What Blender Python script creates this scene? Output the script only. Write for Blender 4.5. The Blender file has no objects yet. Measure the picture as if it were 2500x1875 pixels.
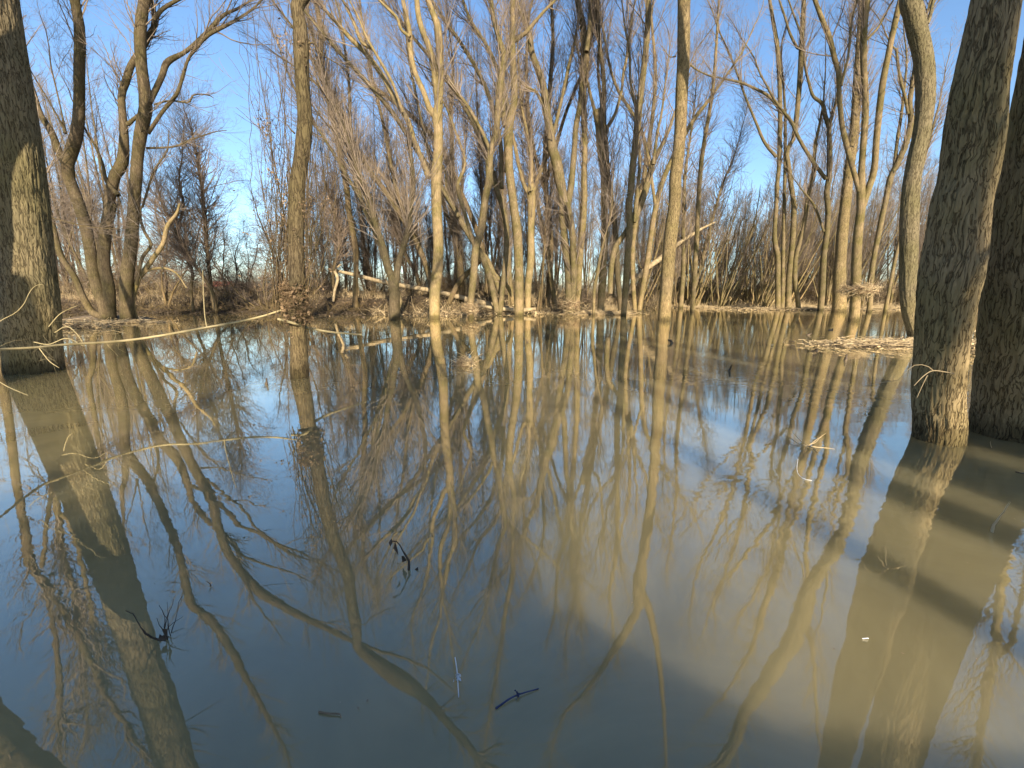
import bpy, math, random
import numpy as np
from mathutils import noise as mnoise, Vector

# ---------------------------------------------------------------- camera, sky, sun, exposure
SC = bpy.context.scene
COL = SC.collection
F = 1020.0; PITCH = math.radians(12.3); H = 1.35          # focal length in px of a 2500 px wide frame
cp, sp = math.cos(PITCH), math.sin(PITCH)
cam = bpy.data.cameras.new("camera"); co = bpy.data.objects.new("camera", cam); COL.objects.link(co)
cam.sensor_width = 36; cam.lens = F / 2500 * 36; cam.clip_end = 6000; cam.clip_start = 0.05
co.location = (0, 0, H); co.rotation_euler = (math.radians(90) - PITCH, 0, 0)
SC.camera = co
SUN_AZ = math.radians(13.8); SUN_EL = math.radians(21)
world = bpy.data.worlds.new("World"); SC.world = world; world.use_nodes = True
wn = world.node_tree.nodes; wl = world.node_tree.links
sky = wn.new("ShaderNodeTexSky"); sky.sky_type = 'NISHITA'; sky.sun_disc = False
sky.sun_elevation = SUN_EL; sky.sun_rotation = math.pi - SUN_AZ
sky.air_density = 1.0; sky.dust_density = 0.8; sky.ozone_density = 3.0; sky.altitude = 100
hs = wn.new("ShaderNodeHueSaturation"); hs.inputs['Saturation'].default_value = 1.05
wl.new(sky.outputs[0], hs.inputs['Color'])
bg = wn["Background"]; wl.new(hs.outputs[0], bg.inputs[0]); bg.inputs[1].default_value = 0.104
sd = bpy.data.lights.new("sun", 'SUN'); sd.energy = 5.0; sd.angle = math.radians(0.5); sd.color = (1.0, 0.85, 0.64)
so = bpy.data.objects.new("sun", sd); COL.objects.link(so)
S = Vector((math.sin(SUN_AZ) * math.cos(SUN_EL), -math.cos(SUN_AZ) * math.cos(SUN_EL), math.sin(SUN_EL)))
so.rotation_euler = S.to_track_quat('Z', 'Y').to_euler(); so.location = (5, -20, 12)
SC.view_settings.view_transform = 'Standard'; SC.view_settings.look = 'None'
SC.view_settings.exposure = 1.3; SC.view_settings.gamma = 1.0
SC.cycles.max_bounces = 6; SC.cycles.diffuse_bounces = 2; SC.cycles.glossy_bounces = 3
SC.cycles.use_adaptive_sampling = True

R = np.random.default_rng(7)

# ---------------------------------------------------------------- materials
def newmat(name):
    m = bpy.data.materials.new(name); m.use_nodes = True
    nt = m.node_tree
    return m, nt.nodes, nt.links, nt.nodes["Principled BSDF"]
def nd(N, t, **kw):
    n = N.new(t)
    for k, v in kw.items():
        if k in n.inputs.keys(): n.inputs[k].default_value = v
        else: setattr(n, k, v)
    return n
def ramp(N, stops):
    r = N.new("ShaderNodeValToRGB"); cr = r.color_ramp
    while len(cr.elements) < len(stops): cr.elements.new(0.5)
    for e, (p, c) in zip(cr.elements, stops): e.position = p; e.color = (*c, 1)
    return r
def bark(name, dark, mid, light, sc=(30, 30, 5), bump=0.6, dist=0.02, furrow=0.5, moss=0.25, patch=0.8, wid=0.16):
    m, N, L, P = newmat(name)
    tc = N.new("ShaderNodeTexCoord")
    w0 = nd(N, "ShaderNodeTexNoise", Scale=5.0, Detail=3.0); L.new(tc.outputs['Object'], w0.inputs['Vector'])
    w1 = nd(N, "ShaderNodeMixRGB", blend_type='LINEAR_LIGHT'); w1.inputs[0].default_value = 0.045
    L.new(tc.outputs['Object'], w1.inputs[1]); L.new(w0.outputs['Color'], w1.inputs[2])
    mp = nd(N, "ShaderNodeMapping"); mp.inputs['Scale'].default_value = sc
    L.new(w1.outputs[0], mp.inputs[0])
    v = nd(N, "ShaderNodeTexNoise", Scale=0.62, Detail=2.5, Roughness=0.5); L.new(mp.outputs[0], v.inputs['Vector'])
    v1 = nd(N, "ShaderNodeMath", operation='SUBTRACT'); v1.inputs[1].default_value = 0.5; L.new(v.outputs['Fac'], v1.inputs[0])
    v2 = nd(N, "ShaderNodeMath", operation='ABSOLUTE'); L.new(v1.outputs[0], v2.inputs[0])
    vr = nd(N, "ShaderNodeMapRange", interpolation_type='SMOOTHSTEP'); vr.inputs[1].default_value = 0.0; vr.inputs[2].default_value = wid
    L.new(v2.outputs[0], vr.inputs[0])
    n1 = nd(N, "ShaderNodeTexNoise", Scale=1.7, Detail=8.0, Roughness=0.72)
    L.new(mp.outputs[0], n1.inputs['Vector'])
    hm = nd(N, "ShaderNodeMixRGB"); hm.inputs[0].default_value = furrow
    L.new(n1.outputs['Fac'], hm.inputs[1]); L.new(vr.outputs[0], hm.inputs[2])
    cr = ramp(N, [(0.15, dark), (0.48, mid), (0.9, light)])
    L.new(hm.outputs[0], cr.inputs[0])
    n2 = nd(N, "ShaderNodeTexNoise", Scale=patch, Detail=5.0, Roughness=0.6)
    L.new(tc.outputs['Object'], n2.inputs['Vector'])
    r2 = ramp(N, [(0.40, (1, 1, 1)), (0.62, (0.60, 0.66, 0.42))])
    L.new(n2.outputs['Fac'], r2.inputs[0])
    mm = nd(N, "ShaderNodeMixRGB", blend_type='MULTIPLY'); mm.inputs[0].default_value = moss
    L.new(cr.outputs[0], mm.inputs[1]); L.new(r2.outputs[0], mm.inputs[2])
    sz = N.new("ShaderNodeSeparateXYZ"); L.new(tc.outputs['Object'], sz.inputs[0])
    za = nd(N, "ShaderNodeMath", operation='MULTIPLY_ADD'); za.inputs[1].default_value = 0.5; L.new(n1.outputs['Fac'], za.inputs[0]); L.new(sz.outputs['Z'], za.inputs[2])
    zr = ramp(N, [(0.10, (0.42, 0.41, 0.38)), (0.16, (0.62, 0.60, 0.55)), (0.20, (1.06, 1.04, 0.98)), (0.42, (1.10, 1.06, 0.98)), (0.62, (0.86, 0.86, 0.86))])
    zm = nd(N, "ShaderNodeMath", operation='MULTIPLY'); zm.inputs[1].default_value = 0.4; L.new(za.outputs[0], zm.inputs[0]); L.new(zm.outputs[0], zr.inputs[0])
    oi = N.new("ShaderNodeObjectInfo"); orr = ramp(N, [(0.0, (0.62, 0.64, 0.66)), (0.5, (0.88, 0.86, 0.83)), (1.0, (1.06, 1.01, 0.93))]); L.new(oi.outputs['Random'], orr.inputs[0])
    om = nd(N, "ShaderNodeMixRGB", blend_type='MULTIPLY'); om.inputs[0].default_value = 1.0
    L.new(mm.outputs[0], om.inputs[1]); L.new(orr.outputs[0], om.inputs[2])
    wm = nd(N, "ShaderNodeMixRGB", blend_type='MULTIPLY'); wm.inputs[0].default_value = 1.0
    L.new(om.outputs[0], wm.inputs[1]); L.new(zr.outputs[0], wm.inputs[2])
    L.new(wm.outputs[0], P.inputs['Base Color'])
    P.inputs['Roughness'].default_value = 0.9; P.inputs['Specular IOR Level'].default_value = 0.2
    b = nd(N, "ShaderNodeBump", Strength=bump, Distance=dist)
    L.new(hm.outputs[0], b.inputs['Height']); L.new(b.outputs[0], P.inputs['Normal'])
    return m
def plain(name, c1, c2, scale=3.0, rough=0.9):
    m, N, L, P = newmat(name)
    tc = N.new("ShaderNodeTexCoord")
    n = nd(N, "ShaderNodeTexNoise", Scale=scale, Detail=4.0)
    L.new(tc.outputs['Object'], n.inputs['Vector'])
    r = ramp(N, [(0.35, c1), (0.65, c2)]); L.new(n.outputs['Fac'], r.inputs[0])
    L.new(r.outputs[0], P.inputs['Base Color']); P.inputs['Roughness'].default_value = rough
    P.inputs['Specular IOR Level'].default_value = 0.25
    return m
M = {}
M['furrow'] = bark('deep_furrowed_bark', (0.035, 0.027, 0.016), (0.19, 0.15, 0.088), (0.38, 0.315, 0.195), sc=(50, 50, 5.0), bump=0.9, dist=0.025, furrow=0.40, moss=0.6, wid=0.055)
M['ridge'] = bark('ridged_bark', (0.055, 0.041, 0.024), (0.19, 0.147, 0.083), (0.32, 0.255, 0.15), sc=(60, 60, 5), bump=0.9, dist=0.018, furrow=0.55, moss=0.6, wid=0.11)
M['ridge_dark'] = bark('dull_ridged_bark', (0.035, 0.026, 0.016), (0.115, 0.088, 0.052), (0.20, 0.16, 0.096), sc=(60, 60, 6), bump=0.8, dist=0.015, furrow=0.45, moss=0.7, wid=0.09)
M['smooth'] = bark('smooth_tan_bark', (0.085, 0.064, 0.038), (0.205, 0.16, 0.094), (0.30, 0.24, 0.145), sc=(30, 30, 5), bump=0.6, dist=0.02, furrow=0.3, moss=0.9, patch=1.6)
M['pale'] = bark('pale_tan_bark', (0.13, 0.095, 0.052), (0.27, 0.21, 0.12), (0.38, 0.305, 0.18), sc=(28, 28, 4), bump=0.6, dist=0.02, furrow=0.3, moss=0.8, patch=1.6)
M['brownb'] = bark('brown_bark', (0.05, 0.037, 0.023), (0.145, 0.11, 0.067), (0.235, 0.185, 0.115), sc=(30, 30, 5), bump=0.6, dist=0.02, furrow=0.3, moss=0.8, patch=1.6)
M['twig'] = plain('grey_brown_twig', (0.10, 0.08, 0.064), (0.25, 0.20, 0.15), 0.5)
M['redtwig'] = plain('reddish_twig', (0.10, 0.078, 0.06), (0.22, 0.17, 0.13), 0.6)
M['tan'] = plain('dry_tan_stem', (0.33, 0.25, 0.14), (0.56, 0.45, 0.28), 2.0)
M['deadleaf'] = plain('dead_leaf', (0.13, 0.085, 0.048), (0.31, 0.22, 0.13), 9.0)
M['dark'] = plain('wet_dark_wood', (0.03, 0.023, 0.016), (0.10, 0.075, 0.05), 8.0, 0.6)
M['bare'] = plain('bare_weathered_wood', (0.19, 0.148, 0.088), (0.34, 0.27, 0.165), 5.0)
M['greenstem'] = plain('olive_tan_stem', (0.20, 0.165, 0.085), (0.34, 0.285, 0.16), 5.0)
M['straw'] = plain('straw_debris', (0.30, 0.22, 0.12), (0.55, 0.44, 0.27), 7.0)
M['white'] = plain('white_down', (0.55, 0.55, 0.55), (0.75, 0.75, 0.73), 20.0)
M['blue'] = plain('slate_blue_wood', (0.045, 0.05, 0.10), (0.07, 0.08, 0.15), 20.0)
M['red'] = plain('faded_red_roof', (0.45, 0.07, 0.06), (0.55, 0.10, 0.09), 2.0)
M['cream'] = plain('cream_wall', (0.55, 0.50, 0.42), (0.66, 0.60, 0.50), 2.0)

def ground_mat():
    m, N, L, P = newmat('flood_plain_soil')
    tc = N.new("ShaderNodeTexCoord")
    n = nd(N, "ShaderNodeTexNoise", Scale=1.3, Detail=8.0, Roughness=0.75); L.new(tc.outputs['Object'], n.inputs['Vector'])
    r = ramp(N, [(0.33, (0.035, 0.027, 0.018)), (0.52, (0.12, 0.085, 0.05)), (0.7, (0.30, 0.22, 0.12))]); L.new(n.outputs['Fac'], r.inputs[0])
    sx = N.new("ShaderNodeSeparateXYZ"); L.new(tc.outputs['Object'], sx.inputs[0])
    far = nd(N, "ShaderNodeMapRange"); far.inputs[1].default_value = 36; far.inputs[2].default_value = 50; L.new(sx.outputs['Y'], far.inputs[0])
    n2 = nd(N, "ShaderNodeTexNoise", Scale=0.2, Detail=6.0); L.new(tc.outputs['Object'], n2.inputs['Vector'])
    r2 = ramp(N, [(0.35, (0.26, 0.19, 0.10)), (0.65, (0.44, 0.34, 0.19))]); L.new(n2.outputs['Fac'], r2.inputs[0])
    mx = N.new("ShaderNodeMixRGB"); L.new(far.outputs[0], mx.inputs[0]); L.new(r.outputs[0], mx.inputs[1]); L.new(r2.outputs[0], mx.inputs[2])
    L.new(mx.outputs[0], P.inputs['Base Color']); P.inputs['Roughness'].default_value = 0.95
    b = nd(N, "ShaderNodeBump", Strength=0.8, Distance=0.08); L.new(n.outputs['Fac'], b.inputs['Height']); L.new(b.outputs[0], P.inputs['Normal'])
    return m
M['ground'] = ground_mat()

def water_mat():
    m, N, L, P = newmat('silty_flood_water')
    N.remove(P); out = N["Material Output"]
    tc = N.new("ShaderNodeTexCoord")
    sx = N.new("ShaderNodeSeparateXYZ"); L.new(tc.outputs['Object'], sx.inputs[0])
    # gentle ripples, livelier on the right where a breeze crosses the water
    mp = nd(N, "ShaderNodeMapping"); mp.inputs['Scale'].default_value = (1.0, 1.7, 1.0); mp.inputs['Rotation'].default_value = (0, 0, 0.25)
    L.new(tc.outputs['Object'], mp.inputs[0])
    a = nd(N, "ShaderNodeTexNoise", Scale=5.0, Detail=2.5, Roughness=0.45); L.new(mp.outputs[0], a.inputs['Vector'])
    c = nd(N, "ShaderNodeTexNoise", Scale=0.7, Detail=2.0); L.new(mp.outputs[0], c.inputs['Vector'])
    k = nd(N, "ShaderNodeTexNoise", Scale=0.35, Detail=1.0); L.new(tc.outputs['Object'], k.inputs['Vector'])
    kr = nd(N, "ShaderNodeMapRange"); kr.inputs[1].default_value = 0.45; kr.inputs[2].default_value = 0.7; kr.inputs[3].default_value = 0.2; kr.inputs[4].default_value = 1.0
    L.new(k.outputs['Fac'], kr.inputs[0])
    xr = nd(N, "ShaderNodeMapRange"); xr.inputs[1].default_value = 0.3; xr.inputs[2].default_value = 4.0; xr.inputs[3].default_value = 0.14; xr.inputs[4].default_value = 0.95
    L.new(sx.outputs['X'], xr.inputs[0])
    mu = nd(N, "ShaderNodeMath", operation='MULTIPLY'); L.new(kr.outputs[0], mu.inputs[0]); L.new(xr.outputs[0], mu.inputs[1])
    am = nd(N, "ShaderNodeMath", operation='MULTIPLY'); L.new(a.outputs['Fac'], am.inputs[0]); L.new(mu.outputs[0], am.inputs[1])
    b1 = nd(N, "ShaderNodeBump", Strength=1.0, Distance=0.0045); L.new(am.outputs[0], b1.inputs['Height'])
    b2 = nd(N, "ShaderNodeBump", Strength=1.0, Distance=0.0018); L.new(c.outputs['Fac'], b2.inputs['Height']); L.new(b1.outputs[0], b2.inputs['Normal'])
    # silt in suspension
    s = nd(N, "ShaderNodeTexNoise", Scale=0.8, Detail=5.0, Roughness=0.6, Distortion=1.2); L.new(tc.outputs['Object'], s.inputs['Vector'])
    r = ramp(N, [(0.3, (0.190, 0.160, 0.080)), (0.7, (0.285, 0.242, 0.124))]); L.new(s.outputs['Fac'], r.inputs[0])
    d = N.new("ShaderNodeSubsurfaceScattering"); d.falloff = 'BURLEY'; L.new(r.outputs[0], d.inputs['Color']); d.inputs['Scale'].default_value = 0.8; d.inputs['Radius'].default_value = (1.0, 0.9, 0.6)
    g = N.new("ShaderNodeBsdfGlossy"); g.inputs['Roughness'].default_value = 0.0; g.inputs[0].default_value = (0.97, 0.94, 0.86, 1)
    L.new(b2.outputs[0], g.inputs['Normal'])
    lw = nd(N, "ShaderNodeLayerWeight", Blend=0.5); L.new(b2.outputs[0], lw.inputs['Normal'])
    pw = nd(N, "ShaderNodeMath", operation='POWER'); pw.inputs[1].default_value = 2.1; L.new(lw.outputs['Facing'], pw.inputs[0])
    f = nd(N, "ShaderNodeMath", operation='MULTIPLY_ADD'); f.inputs[1].default_value = 0.90; f.inputs[2].default_value = 0.065; L.new(pw.outputs[0], f.inputs[0])
    mx = N.new("ShaderNodeMixShader"); L.new(f.outputs[0], mx.inputs[0]); L.new(d.outputs[0], mx.inputs[1]); L.new(g.outputs[0], mx.inputs[2])
    L.new(mx.outputs[0], out.inputs[0])
    return m
M['water'] = water_mat()

# ---------------------------------------------------------------- mesh helpers
class MB:
    def __init__(s): s.v = []; s.q = []; s.t = []; s.n = 0
    def tubes(s, P, Rr, sides=5, wob=0.0, cap=False):
        """P (N,K,3) polylines, Rr (N,K) radii"""
        P = np.asarray(P, float); Rr = np.asarray(Rr, float)
        if P.ndim == 2: P = P[None]; Rr = Rr[None]
        N, K, _ = P.shape
        if N == 0: return s
        T = np.gradient(P, axis=1); T /= np.linalg.norm(T, axis=2, keepdims=True) + 1e-9
        mt = T.mean(1); ref = np.where(np.abs(mt[:, 1:2]) < 0.8, np.array([[0.0, 1, 0]]), np.array([[1.0, 0, 0]]))
        ref = np.repeat(ref[:, None], K, 1)
        A = np.cross(T, ref); A /= np.linalg.norm(A, axis=2, keepdims=True) + 1e-9
        B = np.cross(T, A)
        th = np.arange(sides) / sides * 2 * math.pi
        Rv = Rr[:, :, None, None]
        if wob is not None and not np.isscalar(wob): Rv = Rv * wob[..., None]
        V = P[:, :, None] + Rv * (np.cos(th)[None, None, :, None] * A[:, :, None] + np.sin(th)[None, None, :, None] * B[:, :, None])
        idx = np.arange(N * K * sides).reshape(N, K, sides) + s.n
        nx = np.roll(idx, -1, axis=2)
        Q = np.stack([idx[:, :-1], idx[:, 1:], nx[:, 1:], nx[:, :-1]], -1).reshape(-1, 4)
        s.v.append(V.reshape(-1, 3)); s.q.append(Q); s.n += N * K * sides
        return s
    def quads(s, V):
        V = np.asarray(V, float)          # (N,4,3)
        n = len(V)
        if n == 0: return s
        s.v.append(V.reshape(-1, 3)); s.q.append(np.arange(n * 4).reshape(n, 4) + s.n); s.n += n * 4
        return s
    def mesh(s, name, mat, smooth=True):
        me = bpy.data.meshes.new(name)
        v = np.concatenate(s.v); q = np.concatenate(s.q)
        me.vertices.add(len(v)); me.vertices.foreach_set("co", v.astype(np.float32).ravel())
        me.loops.add(q.size); me.loops.foreach_set("vertex_index", q.astype(np.int32).ravel())
        me.polygons.add(len(q)); me.polygons.foreach_set("loop_start", np.arange(0, q.size, 4, dtype=np.int32))
        me.polygons.foreach_set("loop_total", np.full(len(q), 4, np.int32))
        if smooth: me.polygons.foreach_set("use_smooth", np.ones(len(q), bool))
        me.update(calc_edges=True); me.materials.append(mat)
        return me
    def build(s, name, mat, parent=None, smooth=True, off=(0, 0, 0)):
        if any(off): s.v = [x - np.array(off) for x in s.v]
        o = bpy.data.objects.new(name, s.mesh(name, mat, smooth)); COL.objects.link(o)
        if parent is not None: o.parent = parent
        return o
def tag(o, label=None, cat=None, group=None, kind=None):
    if label: o['label'] = label
    if cat: o['category'] = cat
    if group: o['group'] = group
    if kind: o['kind'] = kind
    return o
def empty(name, loc, label, cat, group=None):
    o = bpy.data.objects.new(name, None); COL.objects.link(o); o.location = loc; o.empty_display_size = 0.2
    return tag(o, label, cat, group)

# photograph measurements -> places in the scene
ZN = {'A': (0, 0, .36166), 'B': (600, 0, .36166), 'C': (1200, 0, .36166), 'D': (1700, 0, .36166),
      'E': (0, 450, .36166), 'F': (600, 450, .36166), 'G': (1200, 450, .36166), 'H': (1700, 500, .36166),
      'I': (0, 1050, .49724), 'J': (800, 1050, .49724), 'K': (1600, 1050, .49724), 'P': (0, 0, 1.0)}
def tan_down(y):
    d = y - 937.5
    return (d * cp + F * sp) / (F * cp - d * sp)
def Yb(y): return H / tan_down(y)              # distance of a spot on the water seen at row y
def place(x, y, Y, w=0.0, refl=False):
    a = (x - 1250) / F; b = (937.5 - y) / F
    dy = b * sp + cp; dz = b * cp - sp
    t = Y / dy
    z = H + t * dz
    if refl: z = -z
    return (a * t, Y, z), w / 2 * t / F / math.sqrt(1 + a * a)
def parse(txt, Y, ylean=0.0):
    out = []; zone = 'P'; refl = False; pts = []
    for tok in txt.replace('*', '').split():
        if tok[0].isalpha():
            zone = tok[0].upper(); refl = tok[0].islower() or tok[0] in 'IJK'
            tok = tok[2:]
        p = [float(q) for q in tok.split(',')]
        ox, oy, s = ZN[zone]
        pts.append((ox + p[0] * s, oy + p[1] * s, p[2] * s, p[3] if len(p) > 3 else None, refl))
    zprev = None
    for (x, y, w, Yo, rf) in pts:
        YY = Yo or Y
        (X, Y1, z), r = place(x, y, YY, w, rf)
        if ylean and not Yo:
            YY = Y + ylean * max(0, z - (out[0][0][2] if out else z)); (X, Y1, z), r = place(x, y, YY, w, rf)
        if rf and out and not out[-1][2] and z < out[-1][0][2] + 0.35: continue
        out.append(((X, Y1, z), r, rf))
    return np.array([o[0] for o in out]), np.array([o[1] for o in out])
def smooth(P, Rr, Q):
    """Catmull-Rom then resample to Q points by arc length"""
    n = len(P)
    if n > 2:
        D = np.concatenate([P, Rr[:, None]], 1)
        E = np.concatenate([[2 * D[0] - D[1]], D, [2 * D[-1] - D[-2]]])
        outs = []
        for i in range(n - 1):
            p0, p1, p2, p3 = E[i:i + 4]
            for u in np.linspace(0, 1, 8, endpoint=False):
                outs.append(0.5 * (2 * p1 + (p2 - p0) * u + (2 * p0 - 5 * p1 + 4 * p2 - p3) * u * u + (3 * p1 - p0 - 3 * p2 + p3) * u ** 3))
        outs.append(D[-1]); D = np.array(outs)
    else: D = np.concatenate([P, Rr[:, None]], 1)
    seg = np.linalg.norm(np.diff(D[:, :3], axis=0), axis=1); c = np.concatenate([[0], np.cumsum(seg)])
    t = np.linspace(0, c[-1], Q)
    O = np.stack([np.interp(t, c, D[:, k]) for k in range(4)], 1)
    return O[:, :3], np.maximum(O[:, 3], 0.002)

def children(par, rad, n, t0, t1, ang, L, K=6, jit=0.12, up=0.05, rf=0.6, rmax=9.0, rtip=0.3, taper_len=0.6, rs=R, lfrom=None, bias=None):
    """n branches grown from random spots on the parents; par (N,Q,3), rad (N,Q)"""
    N, Q, _ = par.shape
    if N == 0 or n == 0: return np.zeros((0, K, 3)), np.zeros((0, K))
    ln = np.linalg.norm(par[:, -1] - par[:, 0], axis=1); w = ln / ln.sum()
    i = rs.choice(N, n, p=w); t = rs.uniform(t0, t1, n)
    f = t * (Q - 1); a = np.minimum(f.astype(int), Q - 2); fr = (f - a)[:, None]
    pos = par[i, a] * (1 - fr) + par[i, a + 1] * fr
    tn = par[i, a + 1] - par[i, a]; tn /= np.linalg.norm(tn, axis=1, keepdims=True) + 1e-9
    rp = rad[i, a] * (1 - fr[:, 0]) + rad[i, a + 1] * fr[:, 0]
    g = rs.normal(size=(n, 3)); 
    if bias is not None: g = g + np.array(bias)
    pr = g - (g * tn).sum(1, keepdims=True) * tn; pr /= np.linalg.norm(pr, axis=1, keepdims=True) + 1e-9
    an = np.radians(rs.normal(ang[0], ang[1], n))[:, None]
    d = tn * np.cos(an) + pr * np.sin(an)
    Ls = L * rs.uniform(0.5, 1.15, n) * (1 - taper_len * t)
    r0 = np.minimum(rp * rf, rmax) * rs.uniform(0.7, 1.0, n)
    P = [pos]
    for k in range(K - 1):
        d = d + rs.normal(size=(n, 3)) * jit + np.array([0, 0, up]); d /= np.linalg.norm(d, axis=1, keepdims=True) + 1e-9
        P.append(P[-1] + d * (Ls / (K - 1))[:, None])
    P = np.stack(P, 1)
    return P, r0[:, None] * np.linspace(1, rtip, K)[None]

def extend(P, Rr, rs, L=None):
    d = P[-1] - P[-3]; d /= np.linalg.norm(d)
    L = L or float(np.clip(Rr[-1] * 95, 0.8, 10.0)); K = 12
    pts = [P[-1]]; 
    for k in range(K):
        d = d + rs.normal(size=3) * 0.09 + np.array([0, 0, 0.05]); d /= np.linalg.norm(d)
        pts.append(pts[-1] + d * L / K)
    rr = Rr[-1] * np.linspace(1, 0.12, K + 1)
    return np.concatenate([P, np.array(pts[1:])]), np.concatenate([Rr, rr[1:]])

def radial_noise(P, Rr, sides, amp, fr=6.0, seed=0.0, groove=0.0, gd=0.05):
    z0 = np.concatenate([[0], np.cumsum(np.linalg.norm(np.diff(P, axis=0), axis=1))])
    K = len(P); th = np.arange(sides) / sides * 2 * math.pi
    W = np.ones((1, K, sides))
    for k in range(K):
        for j in range(sides):
            v = Vector((math.cos(th[j]) * fr * 0.5 + seed, math.sin(th[j]) * fr * 0.5, P[k][2] * 0.9))
            v2 = Vector((math.cos(th[j]) * fr * 1.8 + seed, math.sin(th[j]) * fr * 1.8, P[k][2] * 1.6))
            W[0, k, j] = 1 + amp * (mnoise.noise(v) + 0.8 * abs(mnoise.noise(v2)))
            if groove:
                q = Vector((math.cos(th[j]) * groove + seed, math.sin(th[j]) * groove, z0[k] * 2.6)) + mnoise.noise_vector(v2) * 0.6
                W[0, k, j] += gd * (min(abs(mnoise.noise(q)) * 4.5, 1.0) - 0.8) + gd * 0.35 * mnoise.noise(q * 2.7)
    return W

def crown_arrays(st, rd, dens, tw, rs, L1=2.6, L2=1.3, L3=0.6, t0=0.35, jit=0.12, up=0.06, ang=38):
    n1 = int(125 * dens); n2 = int(720 * dens); n3 = int(3100 * dens)
    b1 = children(st, rd, n1, t0, 0.97, (ang, 12), L1, K=9, jit=jit, up=up, rf=0.5, rmax=0.034, rs=rs)
    b2 = children(b1[0], b1[1], n2, 0.12, 1.0, (34, 14), L2, K=6, jit=jit * 1.2, up=up, rf=0.6, rmax=0.014, rs=rs)
    b2b = children(st, rd, n2 // 3, t0 * 0.8, 1.0, (42, 14), L2 * 1.1, K=6, jit=jit * 1.2, up=up, rf=0.25, rmax=0.018, rs=rs)
    P2 = np.concatenate([b2[0], b2b[0]]); R2 = np.concatenate([b2[1], b2b[1]])
    b3 = children(P2, R2, n3, 0.1, 1.0, (36, 16), L3, K=4, jit=jit * 1.5, up=up * 0.5, rf=0.7, rmax=tw, rs=rs)
    R3 = np.maximum(b3[1], tw * 0.55); R2 = np.maximum(R2, tw * 0.8)
    return b1, (P2, R2), (b3[0], R3)

def gz(x, y): return float(ground_h(np.array([x]), np.array([y]))[0])

def traced_tree(name, label, cat, Y, stems, bark_key='smooth', dens=1.0, Q=44, sides=12, twig='twig', t0=0.35, noext=(), L=(4.4, 2.2, 0.7), leans=None, rough=0.03, flare=1.18, seed=1, up=0.06, jit=0.07, group=None, ang=27, groove=0.0, gd=0.05):
    rs = np.random.default_rng(seed)
    allP = []; allR = []; tr = MB(); root = None
    for i, s in enumerate(stems):
        yl = (leans[i] if leans else 0.0)
        P, Rr = parse(s, Y, yl)
        ismain = (i == 0) or s.startswith('*')
        if i == 0:
            g = gz(P[0][0], P[0][1]); bz = max(g, 0.0)
            root = empty(name, (P[0][0], P[0][1], bz), label, cat, group)
        if P[0][2] < 1.0 or i == 0:
            # grow the foot down to the bed
            g = gz(P[0][0], P[0][1])
            d = P[1] - P[0]
            foot = P[0].copy(); foot[2] = min(g, P[0][2]) - 0.25
            P = np.concatenate([[foot], P]); Rr = np.concatenate([[Rr[0] * flare], Rr])
        big = Rr.max() > 0.045
        P, Rr = smooth(P, Rr, Q if big else max(16, Q // 2))
        if i not in noext and Rr[-1] > 0.012: P, Rr = extend(P, Rr, rs)
        sd_ = sides if Rr.max() > 0.05 else max(6, sides // 2)
        W = radial_noise(P, Rr, sd_, rough, seed=seed * 3.7 + i, groove=(groove if i == 0 else 0), gd=gd) if big else 1 + np.zeros((1, len(P), sd_))
        tr.tubes(P, Rr, sd_, W)
        p2, r2 = smooth(P, Rr, 48)
        allP.append(p2); allR.append(r2)
    off = tuple(root.location)
    tr.build('trunk', M[bark_key], root, off=off)
    if dens > 0:
        st = np.stack(allP); rd = np.stack(allR)
        tw = max(0.0024, 0.00016 * Y)
        b1, b2, b3 = crown_arrays(st, rd, dens, tw, rs, *L, t0=t0, up=up, jit=jit, ang=ang)
        mb = MB().tubes(b1[0], b1[1], 5).tubes(b2[0], b2[1], 4).tubes(b3[0], b3[1], 3)
        mb.build('crown', M[twig], root, off=off)
    return root

# ---------------------------------------------------------------- setting: ground and water
def sstep(a, b, x):
    t = np.clip((x - a) / (b - a), 0, 1); return t * t * (3 - 2 * t)
def fbm(x, y):
    v = 0
    for k, (f, a) in enumerate(((0.13, 1), (0.31, .6), (0.83, .35), (1.9, .2), (4.1, .1))):
        v = v + a * np.sin(x * f * 1.7 + 1.3 * k + 1.9 * np.sin(y * f + k)) * np.sin(y * f * 1.4 + 2.1 * k + 1.7 * np.sin(x * f * 1.1))
    return v
def ground_h(x, y):
    shore = np.where(x < 3, 27.5 + 0.02 * (x + 10), 27.5 + (sstep(3, 11, x)) * 13)
    shore = shore + 1.4 * np.sin(x * 0.21) + 0.7 * np.sin(x * 0.63 + 1)
    hgt = 1.0 - 0.55 * sstep(3, 12, x)
    n = fbm(x, y)
    z = -0.7 + (0.7 + hgt) * sstep(0, 5.5, y - shore) + 0.20 * n * sstep(-3, 3, y - shore) * (1 - 0.6 * sstep(60, 140, y))
    # mud spit at the foot of the left clump
    z = np.maximum(z, -0.7 + 0.95 * np.exp(-(((x + 21.5) / 4.6) ** 2 + ((y - 22.3) / 1.7) ** 2)) + 0.05 * n)
    # the near bank the picture is taken from
    z = np.maximum(z, -0.7 + 1.05 * sstep(0.55, -0.75, y - 0.1 * np.sin(x * 1.3)) + 0.04 * n * sstep(0.5, -1, y))
    z = z + (0.76 * (1 + .13 * np.sin(x * 2.3) + .09 * np.sin(x * 6.1 + 1)) * sstep(-0.9, -1.6, y) * sstep(0.2, 0.9, x) + 1.15 * sstep(-1.2, -2.6, y) * sstep(0.9, 0.3, x) * sstep(-3.2, -2.2, x)) * (1 + 0.05 * n)  # unseen mounds behind the camera, raised to keep the near water shaded
    return z
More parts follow.
